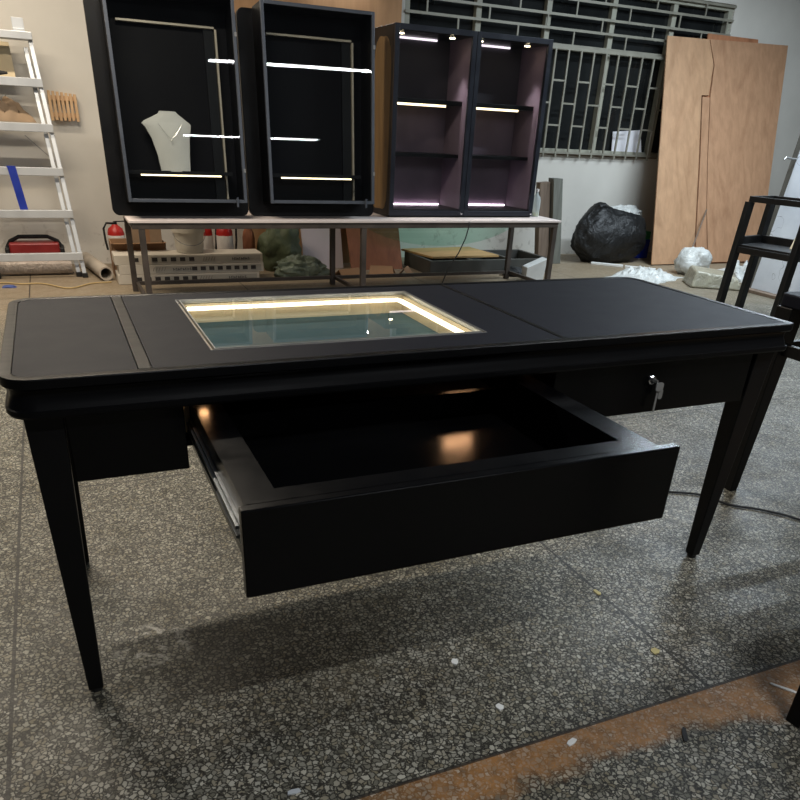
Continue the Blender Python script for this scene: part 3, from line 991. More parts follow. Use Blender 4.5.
for x0, x1 in ((KX0 + c, kx - 0.016), (kx + 0.016, KX1 - c)):
    for q0, q1 in ((x0, x0 + 0.004), (x1 - 0.004, x1)):
        build('lining', MB().box(q0, q1, KY + 0.05, KY + KD - 0.013, KZ0 + 0.056, KZ0 + KH - 0.036), M['plum'], t3, local=False)
    x0 += 0.005
    x1 -= 0.005
    sh = build('shelf', MB().box(x0, x1, KY + 0.13, KY + KD - 0.014, 1.372, 1.402), M['case_black'], t3, 0.001, local=False)
    tag(build('strip_light', MB().box(x0 + 0.01, x1 - 0.13, KY + 0.15, KY + 0.168, 1.357, 1.3715), M['led'], sh, local=False), 'lit strip light under the shelf')
    build('shelf', MB().box(x0, x1, KY + 0.13, KY + KD - 0.014, 1.010, 1.034), M['case_black'], t3, 0.001, local=False)
    tag(build('glow_strip', MB().box(x0 + 0.005, x1 - 0.02, KY + KD - 0.028, KY + KD - 0.014, KZ0 + 0.056, KZ0 + 0.064), M['led_cool'], t3, local=False), 'lit strip along the back of the floor')
    tag(build('glow_strip', MB().box(x0 + 0.005, x1 - 0.12, KY + KD - 0.028, KY + KD - 0.014, KZ0 + KH - 0.048, KZ0 + KH - 0.036), M['led_top'], t3, local=False), 'lit strip along the back of the ceiling')
    for fx in (0.12, 0.80):
        xs = x0 + (x1 - x0) * fx
        lm = build('spotlight', MB().lathe([(0.030, 0.0), (0.030, -0.006), (0.022, -0.007)], (xs, KY + 0.13, KZ0 + KH - 0.0355), 18), M['chrome'], t3, local=False)
        sd_ = bpy.data.lights.new('spot_beam', 'SPOT')
        sd_.energy = 22.0
        sd_.spot_size = rad(58)
        sd_.spot_blend = 0.6
        sd_.shadow_soft_size = 0.015
        sd_.color = (1.0, 0.93, 0.9)
        so_ = bpy.data.objects.new('spot_beam', sd_)
        COL.objects.link(so_)
        so_.location = (xs, KY + 0.13, KZ0 + KH - 0.05)
        tag(build('lamp_face', MB().lathe([(0.020, 0.0), (0.020, -0.003)], (xs, KY + 0.13, KZ0 + KH - 0.043), 18), M['led_spot'], lm, local=False), 'lit lamp')
for i, (x0, x1) in enumerate(((KX0, kx - 0.002), (kx + 0.002, KX1))):
    dr = build('door', MB().frame(x0, x1, KZ0 + 0.012, KZ0 + KH + 0.003, 0.036, KY, KY + 0.024), M['frame_dark'], t3, 0.002, local=False)
    build('glass_pane', MB().box(x0 + 0.036, x1 - 0.036, KY + 0.010, KY + 0.014, KZ0 + 0.048, KZ0 + KH - 0.034), M['glass'], dr, local=False)
    kxx = x1 - 0.03
    build('knob', MB().lathe([(0.005, 0.0), (0.005, -0.012), (0.010, -0.016), (0.010, -0.024), (0.0, -0.026)], (kxx, KY, KZ0 + 0.032), 14, 'Y'), M['chrome'], dr, smooth=True, local=False)

# bottle at the end of the rack
bo = thing('plastic_bottle', 'clear plastic bottle with yellow liquid on the right end of the rack top', 'bottle', (3.965, 4.36, RZ + 0.001))
build('body', MB().lathe([(0.034, 0), (0.038, 0.01), (0.038, 0.13), (0.03, 0.155), (0.014, 0.175), (0.012, 0.195)], (0, 0, 0), 20), M['clear_plastic'], bo, smooth=True)
build('cap', MB().lathe([(0.015, 0.196), (0.015, 0.214), (0.012, 0.216)], (0, 0, 0), 16), M['label_white'], bo, smooth=True)
build('liquid', MB().lathe([(0.031, 0.004), (0.035, 0.012), (0.035, 0.03)], (0, 0, 0), 20), M['yellowliquid'], bo, smooth=True)
bo2 = thing('plastic_bottle', 'small yellow-green bottle squeezed between the two-door cabinet and the clear bottle', 'bottle', (3.912, 4.43, RZ + 0.001))
build('body', MB().lathe([(0.022, 0), (0.025, 0.008), (0.025, 0.10), (0.010, 0.13)], (0, 0, 0), 18), M['yellowliquid'], bo2, smooth=True)
build('cap', MB().lathe([(0.011, 0.131), (0.011, 0.150), (0.009, 0.152)], (0, 0, 0), 14), M['label_white'], bo2, smooth=True)

# ================================================================== STEP LADDER
ld = thing('step_ladder', 'aluminium step ladder leaning against the left wall', 'ladder', (-0.06, 5.55, 0))


def lx(z):      # outer right edge and depth at height z
    return 0.305 - 0.115 * z / 1.7, 5.36 + 0.36 * z / 1.7


for sgn in (1, -1):
    def P(z, off):
        x, y = lx(z)
        dx = (x - off + 0.06)
        return (-0.06 + sgn * dx, y)
    for off, dy in ((0.018, 0.0), (0.062, 0.05)):
        a = P(0.03, off)
        b = P(1.68 if dy == 0 else 1.60, off)
        za, zb_ = 0.03, (1.68 if dy == 0 else 1.60)
        rl = build('rail', MB().bar((a[0], a[1] + dy, za), (b[0], b[1] + dy, zb_), 0.032, 0.05, (0, 1, 0)), M['alu'], ld, 0.003, local=False)
        f0 = P(0.0, off)
        tag(build('foot', MB().box(f0[0] - 0.022, f0[0] + 0.022, f0[1] + dy - 0.03, f0[1] + dy + 0.026, 0.0, 0.035), M['black_rubber'], rl, 0.003, local=False), 'black rubber foot')
for z in (0.182, 0.494, 0.793, 1.093, 1.392):
    x, y = lx(z)
    st = MB()
    st.box(-0.06 - (x + 0.06), x, y - 0.062, y - 0.026, z, z + 0.012)
    st.box(-0.06 - (x + 0.06), x, y - 0.066, y - 0.060, z - 0.044, z + 0.012)
    st.box(-0.06 - (x + 0.06), x, y - 0.0605, y - 0.026, z - 0.046, z - 0.040)
    build('step', st, M['alu'], ld, 0.002, local=False)
x, y = lx(1.66)
build('top_cap', MB().box(-0.06 - (x + 0.06), x, y - 0.075, y + 0.09, 1.65, 1.70), M['alu'], ld, 0.004, local=False)
tb = MB()
tb.box(0.07, 0.15, y + 0.02, y + 0.06, 1.701, 1.79)
tb.box(0.07, 0.15, y - 0.02, y + 0.02, 1.701, 1.72)
build('top_bracket', tb, M['alu'], ld, 0.002, local=False)
br = MB()
x, y = lx(0.95)
br.bar((0.02, y + 0.09, 1.02), (x - 0.035, y + 0.10, 0.84), 0.025, 0.006)
build('brace', br, M['alu_dark'], ld, local=False)
# blue strap
x, y = lx(0.79)
bs = MB()
bs.bar((-0.112, y - 0.074, 0.81), (-0.078, y - 0.080, 0.50), 0.058, 0.006, (0, 1, 0))
bs.box(-0.145, -0.085, y - 0.075, y - 0.03, 0.8055, 0.812)
tag(build('blue_strap', bs, M['blue']), 'blue strap hanging from the fourth rung of the ladder', 'strap')
# things lying behind the rungs
cl = MB()
sheet(cl, (-0.13, 5.78, 1.107), 0.44, 0.20, 0.20, 3.3, 22, 5.0)
tag(build('paper_sack', cl, M['kraft'], smooth=True, angle=40), 'crumpled brown paper sack lying behind the ladder rungs', 'paper sack')
tag(build('cream_board', MB().hexa([(-0.40, 5.80, 1.385), (0.03, 5.80, 1.385), (0.03, 5.83, 1.385), (-0.40, 5.83, 1.385)], [(-0.40, 5.90, 1.64), (0.02, 5.90, 1.64), (0.02, 5.93, 1.64), (-0.40, 5.93, 1.64)]), M['cream']), 'cream board standing behind the top of the ladder', 'board')
tag(build('black_tool', MB().tube([(-0.22, 5.66, 1.425), (-0.10, 5.64, 1.426), (-0.02, 5.62, 1.428)], [0.012, 0.02, 0.008], 10), M['black_rubber'], smooth=True), 'black handled tool resting on the highest rung of the ladder', 'tool')

# slatted wooden piece on the wall
sw = thing('wooden_rack', 'small striped wooden slat rack fixed to the wall beside the ladder', 'wall rack', (0.345, 5.96, 1.13))
for i in range(7):
    x = 0.235 + i * 0.032
    build('slat', MB().box(x, x + 0.022, 5.93, 5.945, 1.125 + 0.004 * (i % 2), 1.338 - 0.003 * i), M['slatwood'], sw, 0.002, local=False)
build('batten', MB().box(0.235, 0.452, 5.9455, 5.998, 1.15, 1.185), M['slatwood'], sw, 0.002, local=False)
build('batten', MB().box(0.235, 0.452, 5.9455, 5.998, 1.27, 1.305), M['slatwood'], sw, 0.002, local=False)

# red machine behind the ladder
tc = thing('tool_case', 'dark red boxed machine with black carrying frame behind the ladder foot', 'machine', (-0.06, 5.69, 0))
build('body', MB().box(-0.25, 0.13, 5.60, 5.78, 0.03, 0.235), M['red_dark'], tc, 0.012, local=False)
for sx in (-0.285, 0.165):
    build('end_cap', MB().box(min(sx, sx + (0.034 if sx < 0 else -0.034)), max(sx, sx + (0.034 if sx < 0 else -0.034)), 5.59, 5.79, 0.0, 0.20), M['black_rubber'], tc, 0.01, local=False)
build('carry_handle', MB().tube([(-0.27, 5.69, 0.19), (-0.24, 5.69, 0.24), (-0.17, 5.69, 0.275), (0.05, 5.69, 0.275), (0.12, 5.69, 0.24), (0.15, 5.69, 0.19)], 0.016, 10), M['black_rubber'], tc, smooth=True, local=False)
lt = MB()
for i in range(7):
    x = -0.165 + i * 0.03
    lt.box(x, x + 0.004, 5.5975, 5.5998, 0.065, 0.088)
    lt.box(x + 0.004, x + 0.018, 5.5975, 5.5998, 0.084 - 0.009 * (i % 2), 0.088 - 0.009 * (i % 2))
    lt.box(x + 0.004, x + 0.018, 5.5975, 5.5998, 0.065 + 0.006 * (i % 3), 0.069 + 0.006 * (i % 3))
tag(build('lettering', lt, M['label_white'], tc, local=False), 'row of small pale letters')

# wrapped roll on the floor and cardboard tube
bw = MB().tube([(-0.40, 5.52, 0.058), (-0.1, 5.52, 0.058), (0.20, 5.515, 0.056)], [0.052, 0.055, 0.050], 20)
tag(build('wrapped_roll', bw, M['bubble'], smooth=True), 'white bubble-wrapped roll lying on the floor behind the ladder', 'roll')
cr = MB()
cr.tube([(0.33, 5.93, 0.056), (0.445, 5.17, 0.056)], 0.055, 24, cap=False)
cr.tube([(0.33, 5.93, 0.056), (0.445, 5.17, 0.056)], 0.043, 24, cap=False)
n0 = 0
vs0 = cr.v
for base in (0, 24):
    for k in range(24):
        a = base + k
        b = base + (k + 1) % 24
        cr.f.append((a, b, b + 48, a + 48))
tag(build('cardboard_tube', cr, M['pipe'], smooth=True), 'open-ended cardboard tube on the floor right of the ladder', 'tube')
tag(build('blue_rag', blob(MB(), (-0.27, 5.02, 0.0), (0.05, 0.03, 0.014), 5, 0.3, 2, 20, 10, 0.3), M['blue_pale'], smooth=True), 'small blue rag on the floor left of the desk', 'rag')
cw = []
for i in range(24):
    u = i / 23
    cw.append((-0.45 + 0.92 * u, 5.05 + 0.12 * sin(u * 7) + 0.05 * sin(u * 17), 0.007))
tag(build('yellow_cord', MB().tube(cw, 0.006, 7), M['tan_cord'], smooth=True), 'pale yellow cord wandering along the floor before the ladder', 'cord')


# ================================================================== CLUTTER UNDER THE RACK
def carton(z, label, x0, x1, flip):
    t = thing('flooring_carton', label, 'carton', ((x0 + x1) / 2, 5.10, z), group='printed cartons under the rack')
    build('box', MB().box(x0, x1, 4.985, 5.225, z, z + 0.073), M['boxwhite'], t, 0.003, local=False)
    build('printed_band', MB().box(x0 + 0.28, x1 - 0.02, 4.9832, 4.9848, z + 0.008, z + 0.060), M['boxgrey'], t, local=False)
    k0 = x0 + 0.14 if not flip else x1 - 0.60
    for i in range(8 if flip else 7):
        xi = k0 + i * (0.070 if flip else 0.073)
        build('printed_icon', MB().box(xi, xi + 0.042, 4.9815, 4.9830, z + 0.022, z + 0.052), M['ink'], t, local=False)
    lt = MB()
    k1 = x1 - 0.26 if not flip else x0 + 0.42
    for i in range(8):
        xi = k1 + i * 0.019
        lt.box(xi, xi + 0.004, 4.9815, 4.9830, z + 0.024, z + 0.044)
        lt.box(xi + 0.004, xi + 0.012, 4.9815, 4.9830, z + (0.040 if i % 2 else 0.032), z + (0.044 if i % 2 else 0.036))
        if i % 3:
            lt.box(xi + 0.010, xi + 0.013, 4.9815, 4.9830, z + 0.024, z + 0.034)
    build('lettering', lt, M['ink'], t, local=False)
    lg = MB()
    k2 = x1 - 0.50 if not flip else x0 + 0.26
    for i in range(5):
        lg.bar((k2 + i * 0.022, 4.982, z + 0.022), (k2 + 0.012 + i * 0.022, 4.982, z + 0.052), 0.004, 0.0012, (0, 1, 0))
    build('logo', lg, M['inkpale'], t, local=False)
    return t


carton(0.001, 'lowest of the three stacked printed cartons under the rack', 0.52, 1.665, False)
carton(0.0755, 'middle printed carton of the stack under the rack, icons towards its right', 0.535, 1.705, True)
carton(0.150, 'topmost of the three stacked printed cartons, under the white bucket', 0.51, 1.700, False)

bk = thing('plastic_bucket', 'white plastic bucket with a lid rim standing on the stacked cartons', 'bucket', (1.12, 5.11, 0.2245))
build('pail', MB().lathe([(0.100, 0), (0.105, 0.004), (0.124, 0.155), (0.134, 0.157), (0.136, 0.195), (0.130, 0.199), (0.122, 0.199), (0.112, 0.03), (0.0, 0.025)], (0, 0, 0), 36), M['bucket'], bk, smooth=True)
hd = []
for i in range(15):
    a = pi * i / 14
    hd.append((-0.128 * cos(a), -0.10 * sin(a) - 0.03, 0.15 - 0.085 * sin(a)))
build('handle', MB().tube(hd, 0.003, 6), M['alu_dark'], bk, smooth=True)


def extinguisher(label, x, y, h):
    t = thing('fire_extinguisher', label, 'fire extinguisher', (x, y, 0), group='fire extinguishers by the wall')
    r = 0.07
    build('cylinder', MB().lathe([(r - 0.006, 0), (r, 0.008), (r, h * 0.76), (r * 0.85, h * 0.84), (0.03, h * 0.9), (0.022, h * 0.93)], (0, 0, 0), 26), M['red'], t, smooth=True)
    tag(build('label_band', MB().lathe([(r + 0.0008, h * 0.18), (r + 0.0015, h * 0.185), (r + 0.0015, h * 0.70), (r + 0.0008, h * 0.705)], (0, 0, 0), 26), M['label_white'], t, smooth=True), 'white label band round the cylinder')
    v = MB()
    v.lathe([(0.02, h * 0.93), (0.02, h * 0.97), (0.012, h * 0.98)], (0, 0, 0), 14)
    v.bar((-0.01, 0, h * 0.985), (0.085, -0.02, h * 1.0), 0.018, 0.008)
    build('valve', v, M['black_metal'], t)
    ho = [(0.02, 0, h * 0.95), (0.07, -0.02, h * 0.96), (0.098, -0.03, h * 0.85), (0.095, -0.03, h * 0.6), (0.085, -0.03, h * 0.4)]
    if x < 1:
        ho = [(-p[0], p[1], p[2]) for p in ho]
    build('hose', MB().tube(ho, 0.009, 8), M['black_rubber'], t, smooth=True)


extinguisher('red fire extinguisher with a white label, left end under the rack by the cardboard box', 0.60, 5.78, 0.385)
extinguisher('red and white fire extinguisher standing right of the bucket, nearest the sack', 1.475, 5.42, 0.44)
extinguisher('red and white fire extinguisher half hidden behind the bucket', 1.315, 5.50, 0.43)

cb = thing('cardboard_box', 'open brown cardboard box behind the left end of the cartons', 'box', (0.72, 5.43, 0))
bx = MB()
X0, X1, Y0, Y1, H_ = 0.52, 0.95, 5.27, 5.58, 0.27
bx.box(X0, X1, Y0, Y0 + 0.006, 0, H_).box(X0, X1, Y1 - 0.006, Y1, 0, H_).box(X0, X0 + 0.006, Y0, Y1, 0, H_).box(X1 - 0.006, X1, Y0, Y1, 0, H_).box(X0, X1, Y0, Y1, 0, 0.006)
build('box_body', bx, M['cardboard'], cb, local=False)
fl = MB()
fl.hexa([(X0, Y0, H_), (X1, Y0, H_), (X1, Y0 + 0.006, H_), (X0, Y0 + 0.006, H_)], [(X0 + 0.01, Y0 - 0.13, H_ + 0.015), (X1 - 0.01, Y0 - 0.13, H_ + 0.02), (X1 - 0.01, Y0 - 0.128, H_ + 0.026), (X0 + 0.01, Y0 - 0.128, H_ + 0.021)])
build('flap', fl, M['cardboard'], cb, local=False)
cb2 = thing('cardboard_box', 'small cut-open carton lying inside the brown box near the bucket', 'box', (0.80, 5.40, 0.20))
build('box_body', MB().box(0.70, 0.93, 5.32, 5.50, 0.20, 0.40), M['kraft'], cb2, 0.004, local=False)
build('tape', MB().box(0.795, 0.835, 5.3185, 5.3198, 0.20, 0.40), M['cardboard'], cb2, local=False)
tag(build('brown_bottle', MB().lathe([(0.05, 0), (0.055, 0.01), (0.055, 0.28), (0.045, 0.33), (0.02, 0.38), (0.02, 0.46)], (1.70, 5.48, 0), 22), M['brown_board'], smooth=True), 'reddish brown upright bottle beside the green sack', 'bottle')

# green sack and film bag
gs = blob(MB(), (1.98, 5.44, 0.0), (0.19, 0.14, 0.235), 2.0, 0.25, 2.0, 44, 28, 0.8)
tag(build('green_sack', gs, M['green_sack'], smooth=True, angle=60), 'bulging olive green sack under the middle of the rack', 'sack')
gb = blob(MB(), (2.06, 5.08, 0.0), (0.22, 0.12, 0.12), 4.0, 0.35, 2.6, 44, 24, 0.5)
tag(build('plastic_bag', gb, M['plastic_green'], smooth=True, angle=50), 'crumpled greenish plastic bag on the floor beneath the green sack', 'plastic bag')

# boards leaning under / behind the rack
tag(build('tan_board', MB().hexa([(1.74, 5.74, 0), (3.20, 5.74, 0), (3.20, 5.765, 0), (1.74, 5.765, 0)], [(1.76, 5.965, 2.5), (3.33, 5.965, 2.5), (3.33, 5.99, 2.5), (1.76, 5.99, 2.5)]), M['tanboard'], None, 0.002), 'tall tan wooden board leaning on the wall behind the cabinets', 'board')
tag(build('white_board', MB().hexa([(2.21, 5.46, 0), (2.60, 5.46, 0), (2.60, 5.475, 0), (2.21, 5.475, 0)], [(2.21, 5.66, 0.75), (2.60, 5.66, 0.75), (2.60, 5.675, 0.75), (2.21, 5.675, 0.75)]), M['white_board'], None, 0.002), 'pinkish white board leaning under the rack beside the green sack', 'board')
tag(build('brown_board', MB().hexa([(2.64, 5.34, 0), (3.17, 5.34, 0), (3.17, 5.358, 0), (2.64, 5.358, 0)], [(2.62, 5.66, 0.8), (3.17, 5.66, 0.8), (3.17, 5.678, 0.8), (2.62, 5.678, 0.8)]), M['brown_board'], None, 0.002), 'reddish brown board leaning under the rack right of the white board', 'board')
# oval glass
ov = []
for k in range(64):
    a = 2 * pi * k / 64
    ov.append((0.98 * cos(a), 0.40 + 0.40 * sin(a)))
gl = MB().prism(ov, 0.0, 0.008, 'Y')
mt = Matrix.Translation((3.60, 5.36, 0.205)) @ Matrix.Rotation(rad(-14), 4, 'X')
gl.xf(mt)
tag(build('glass_tabletop', gl, M['green_glass'], None, 0.002), 'oval greenish glass tabletop leaning behind the wooden crate', 'glass top')
# crate
cr = thing('steel_base_frame', 'dark steel base frame on the floor with a plywood sheet on it', 'frame', (3.85, 5.2, 0))
fm = MB()
X0, X1, Y0, Y1 = 3.28, 4.62, 4.96, 5.56
fm.box(X0, X1, Y0, Y0 + 0.04, 0.0, 0.13).box(X0, X1, Y1 - 0.04, Y1, 0.0, 0.13)
for x in (X0, 3.72, 4.16, X1 - 0.04):
    fm.box(x, x + 0.04, Y0 + 0.04, Y1 - 0.04, 0.0, 0.13)
build('frame_bars', fm, M['steel_grey'], cr, 0.003, local=False)
build('base_sheet', MB().box(X0 + 0.01, X1 - 0.01, Y0 + 0.01, Y1 - 0.01, 0.001, 0.012), M['black_metal'], cr, local=False)
tag(build('plywood_offcut', MB().hexa([(3.36, 5.08, 0.1315), (4.10, 5.10, 0.1315), (4.06, 5.66, 0.1315), (3.26, 5.60, 0.1315)], [(3.36, 5.08, 0.149), (4.10, 5.10, 0.149), (4.06, 5.66, 0.149), (3.26, 5.60, 0.149)]), M['cratewood'], None, 0.001), 'light plywood offcut lying on the dark steel base frame', 'plywood')
tag(build('foam_block', MB().hexa([(4.06, 4.52, 0.001), (4.24, 4.50, 0.001), (4.26, 4.60, 0.001), (4.08, 4.62, 0.001)], [(4.05, 4.50, 0.13), (4.25, 4.48, 0.21), (4.27, 4.60, 0.21), (4.07, 4.62, 0.13)]), M['foam'], None, 0.006), 'white foam block on the floor under the right end of the rack', 'foam block')
tag(build('black_bag', blob(MB(), (4.12, 4.84, 0.0), (0.10, 0.08, 0.05), 11, 0.3, 2.0, 28, 16, 0.6), M['trash'], smooth=True), 'small black plastic bag on the floor by the white foam block', 'plastic bag')
# cardboard scraps
for (x, y, rz, sz, lb) in ((2.50, 5.02, 0.3, 0.13, 'folded cardboard scrap on the floor under the white board'), (2.86, 5.12, -0.5, 0.12, 'small open cardboard scrap in front of the brown board'), (3.06, 5.02, 0.9, 0.09, 'little cardboard piece next to the steel base frame')):
    s_ = MB()
    s_.hexa([(-sz, -sz * .6, 0.0), (sz, -sz * .6, 0.0), (sz, -sz * .55, 0.004), (-sz, -sz * .55, 0.004)], [(-sz * .9, 0, 0.07), (sz * .8, 0, 0.075), (sz * .8, 0.004, 0.075), (-sz * .9, 0.004, 0.07)])
    s_.hexa([(-sz * .9, 0.0, 0.07), (sz * .8, 0, 0.075), (sz * .8, 0.004, 0.075), (-sz * .9, 0.004, 0.07)], [(-sz, sz * .7, 0.0), (sz, sz * .7, 0.0), (sz, sz * .74, 0.003), (-sz, sz * .74, 0.003)])
    s_.xf(Matrix.Translation((x, y, 0.0005)) @ Matrix.Rotation(rz, 4, 'Z'))
    tag(build('cardboard_scrap', s_, M['cardboard']), lb, 'cardboard')
# hanging black cable at the rack
hc = [(3.16, 4.062, 0.572), (3.16, 4.05, 0.56), (3.13, 4.045, 0.45), (3.08, 4.05, 0.34), (3.00, 4.06, 0.22), (2.97, 4.10, 0.08), (3.0, 4.2, 0.008), (3.2, 4.35, 0.008)]
tag(build('hanging_cable', MB().tube(hc, 0.005, 7), M['black_rubber'], smooth=True), 'thin black cable hanging from the rack front under the two-door cabinet', 'cable')
# posts standing behind the right end of the rack
tag(build('timber_post', MB().hexa([(4.80, 5.44, 0), (4.93, 5.44, 0), (4.93, 5.52, 0), (4.80, 5.52, 0)], [(4.70, 5.44, 0.78), (4.82, 5.44, 0.79), (4.82, 5.52, 0.79), (4.70, 5.52, 0.78)]), M['oldwood'], None, 0.003), 'brown timber post standing behind the right end of the rack', 'post')
tag(build('timber_post', MB().hexa([(4.945, 5.40, 0), (5.06, 5.40, 0), (5.06, 5.50, 0), (4.945, 5.50, 0)], [(4.83, 5.40, 0.825), (4.94, 5.40, 0.825), (4.94, 5.50, 0.825), (4.83, 5.50, 0.825)]), M['greypost'], None, 0.003), 'taller grey post standing nearest the black trash bag', 'post')

# ================================================================== RIGHT SIDE: PLYWOOD, BAG, FILM
def leanpt(x, z):
    return (x, 5.15 + 0.8 * z / 2.2, z)


def leansheet(poly, off, th):
    mb = MB()
    n = len(poly)
    nv = Vector((0, -2.2, 0.8)).normalized()
    vs = [Vector(leanpt(x, z)) + nv * off for x, z in poly] + [Vector(leanpt(x, z)) + nv * (off + th) for x, z in poly]
    mz = min(p.z for p in vs)
    fs = [tuple(range(n - 1, -1, -1)), tuple(range(n, 2 * n))] + [(i, (i + 1) % n, n + (i + 1) % n, n + i) for i in range(n)]
    return mb.add(vs, fs)


pa = [(6.086, 0.006), (6.69, 0.006), (6.725, 0.4), (6.785, 1.0), (6.838, 1.655), (6.945, 1.66), (7.018, 1.95), (6.964, 2.185), (6.38, 2.173)]
pb_ = [(6.905, 0.012), (7.70, 0.012), (7.92, 1.1), (8.147, 2.215), (6.97, 2.185), (7.03, 1.95), (6.965, 1.65), (6.915, 1.0), (6.895, 0.5)]
pn = [(6.715, 0.012), (6.89, 0.012), (6.885, 0.5), (6.905, 1.0), (6.955, 1.64), (6.852, 1.64), (6.805, 1.0), (6.745, 0.4)]
pbk = [(6.6, 0.0), (7.5, 0.0), (7.71, 2.25), (6.97, 2.25)]
tag(build('plywood_sheet', leansheet(pa, 0.001, 0.015), M['plywood'], None, 0.001), 'left plywood sheet leaning on the wall beside the trash bag', 'plywood')
tag(build('plywood_sheet', leansheet(pb_, 0.004, 0.016), M['plywood_pink'], None, 0.001), 'right plywood sheet with a curved left edge leaning on the wall behind the black stand', 'plywood')
tag(build('plywood_strip', leansheet(pn, 0.002, 0.016), M['plywood_pink'], None, 0.001), 'narrow plywood strip between the two large leaning sheets', 'plywood')
tag(build('plywood_sheet', leansheet(pbk, -0.022, 0.016), M['plywood_back'], None, 0.001), 'reddish plywood sheet mostly hidden, its top edge showing above the other sheets', 'plywood')

tbag = thing('trash_bag', 'large full black trash bag on the floor under the window', 'trash bag', (5.64, 5.52, 0))
b = blob(MB(), (5.72, 5.46, 0.0), (0.49, 0.22, 0.285), 1.3, 0.14, 1.7, 72, 44, 0.85)
for i, p in enumerate(b.v):      # peak at the upper left and flat right shoulder
    u = (p.x - 5.70) / 0.48
    k_ = max(0, p.z - 0.2)
    if k_ > 0:
        p.z += 0.32 * k_ * math.exp(-((u + 0.42) / 0.25) ** 2)
    p.y = min(p.y, 5.95)
build('bag_body', b, M['trash'], tbag, smooth=True, local=False, angle=60)
kn = MB()
kn.tube([(5.44, 5.44, 0.52), (5.47, 5.42, 0.565), (5.53, 5.42, 0.575), (5.60, 5.42, 0.55)], [0.03, 0.035, 0.03, 0.01], 10)
build('bag_knot', kn, M['trash'], tbag, smooth=True, local=False)
tag(build('white_film', blob(MB(), (6.06, 5.74, 0.43), (0.26, 0.10, 0.075), 6, 0.3, 2.4, 36, 18, 0.6), M['plastic_white'], smooth=True), 'white plastic film lying on top of the black trash bag', 'plastic film')
tag(build('green_carton', MB().box(6.27, 6.40, 5.60, 5.70, 0.205, 0.29), M['greenpaint'], None, 0.003), 'small green carton stacked at the right of the trash bag', 'carton')
tag(build('blue_carton', MB().box(6.26, 6.41, 5.60, 5.71, 0.001, 0.2045), M['blue'], None, 0.003), 'blue carton under the green one, between trash bag and plywood', 'carton')
st = MB().bar((5.41, 5.33, 0.012), (5.66, 5.10, 0.012), 0.055, 0.022)
tag(build('white_batten', st, M['foam'], None, 0.003), 'short white batten on the floor in front of the trash bag, left piece', 'batten')
st = MB().bar((5.67, 5.08, 0.011), (5.90, 4.86, 0.011), 0.045, 0.020)
tag(build('white_batten', st, M['foam'], None, 0.003), 'white batten on the floor before the plywood, right piece', 'batten')
tag(build('thin_rod', MB().tube([(6.27, 4.83, 0.008), (6.86, 5.300, 0.555)], 0.009, 8), M['oldwood'], smooth=True), 'thin dark rod leaning against the plywood sheets', 'rod')
tag(build('plastic_film', sheet(MB(), (5.45, 4.50, 0), 0.70, 0.50, 0.10, 2.2, 34, 6.0, 0.5), M['plastic_white'], smooth=True, angle=50), 'white crumpled plastic film spread on the floor left of the wrapped carton', 'plastic film')
tag(build('plastic_film', sheet(MB(), (6.72, 4.30, 0), 0.70, 0.62, 0.17, 5.1, 34, 6.0, -0.4), M['plastic_white'], smooth=True, angle=50), 'white crumpled plastic film on the floor behind the black stand', 'plastic film')
tag(build('film_heap', blob(MB(), (6.17, 4.62, 0.0), (0.17, 0.16, 0.16), 8, 0.24, 1.5, 40, 24, 0.7), M['plastic_white'], smooth=True, angle=50), 'tall peak of crumpled white film at the foot of the thin rod', 'plastic film')
tag(build('wrapped_carton', MB().hexa([(5.56, 3.98, 0.001), (5.98, 3.74, 0.001), (6.18, 4.08, 0.001), (5.76, 4.32, 0.001)], [(5.62, 4.00, 0.15), (5.95, 3.80, 0.11), (6.12, 4.08, 0.12), (5.79, 4.27, 0.16)]), M['plastic_tan'], None, 0.02, seg=3), 'tan film-wrapped carton on the floor beyond the desk corner', 'carton')

# black stand
sd = thing('black_stand', 'black square-tube stand with a middle tray beyond the right end of the desk', 'stand', (5.2, 2.84, 0))
cb_ = {'a': (4.98, 3.05), 'b': (5.30, 3.13), 'c': (5.40, 2.62), 'd': (5.05, 2.56)}
tp = 0.85
def cpt(k, z):
    x, y = cb_[k]
    return Vector((x + 0.085 * z, y + 0.02 * z, z))
for k in 'abcd':
    build('leg', MB().bar(cpt(k, 0.0), cpt(k, tp - 0.021), 0.052, 0.05, (0.1, 1, 0)), M['black_metal'], sd, 0.002, local=False)
for z, h in ((tp, 0.04), (0.49, 0.045)):
    for p, q in ('ab', 'bc', 'cd', 'da'):
        if z < 0.6 and p in 'ab':
            z_, h_ = z + 0.035, h + 0.07
        else:
            z_, h_ = z, h
        build('rail', MB().bar(cpt(p, z_), cpt(q, z_), 0.03, h_), M['black_metal'], sd, 0.002, local=False)
ty = MB()
Bq = [cpt(k, 0.515) for k in 'adcb']
Tq = [p + Vector((0, 0, 0.012)) for p in Bq]
ty.hexa(Bq, Tq)
build('tray', ty, M['black_metal'], sd, 0.001, local=False)
tag(build('cream_card', MB().hexa([(5.27, 2.70, 0.5285), (5.45, 2.66, 0.5285), (5.45, 2.74, 0.5285), (5.27, 2.78, 0.5285)], [(5.31, 2.72, 0.60), (5.49, 2.68, 0.74), (5.49, 2.75, 0.745), (5.31, 2.79, 0.605)]), M['cream'], None, 0.002), 'cream card lying on the tray of the black stand', 'card')
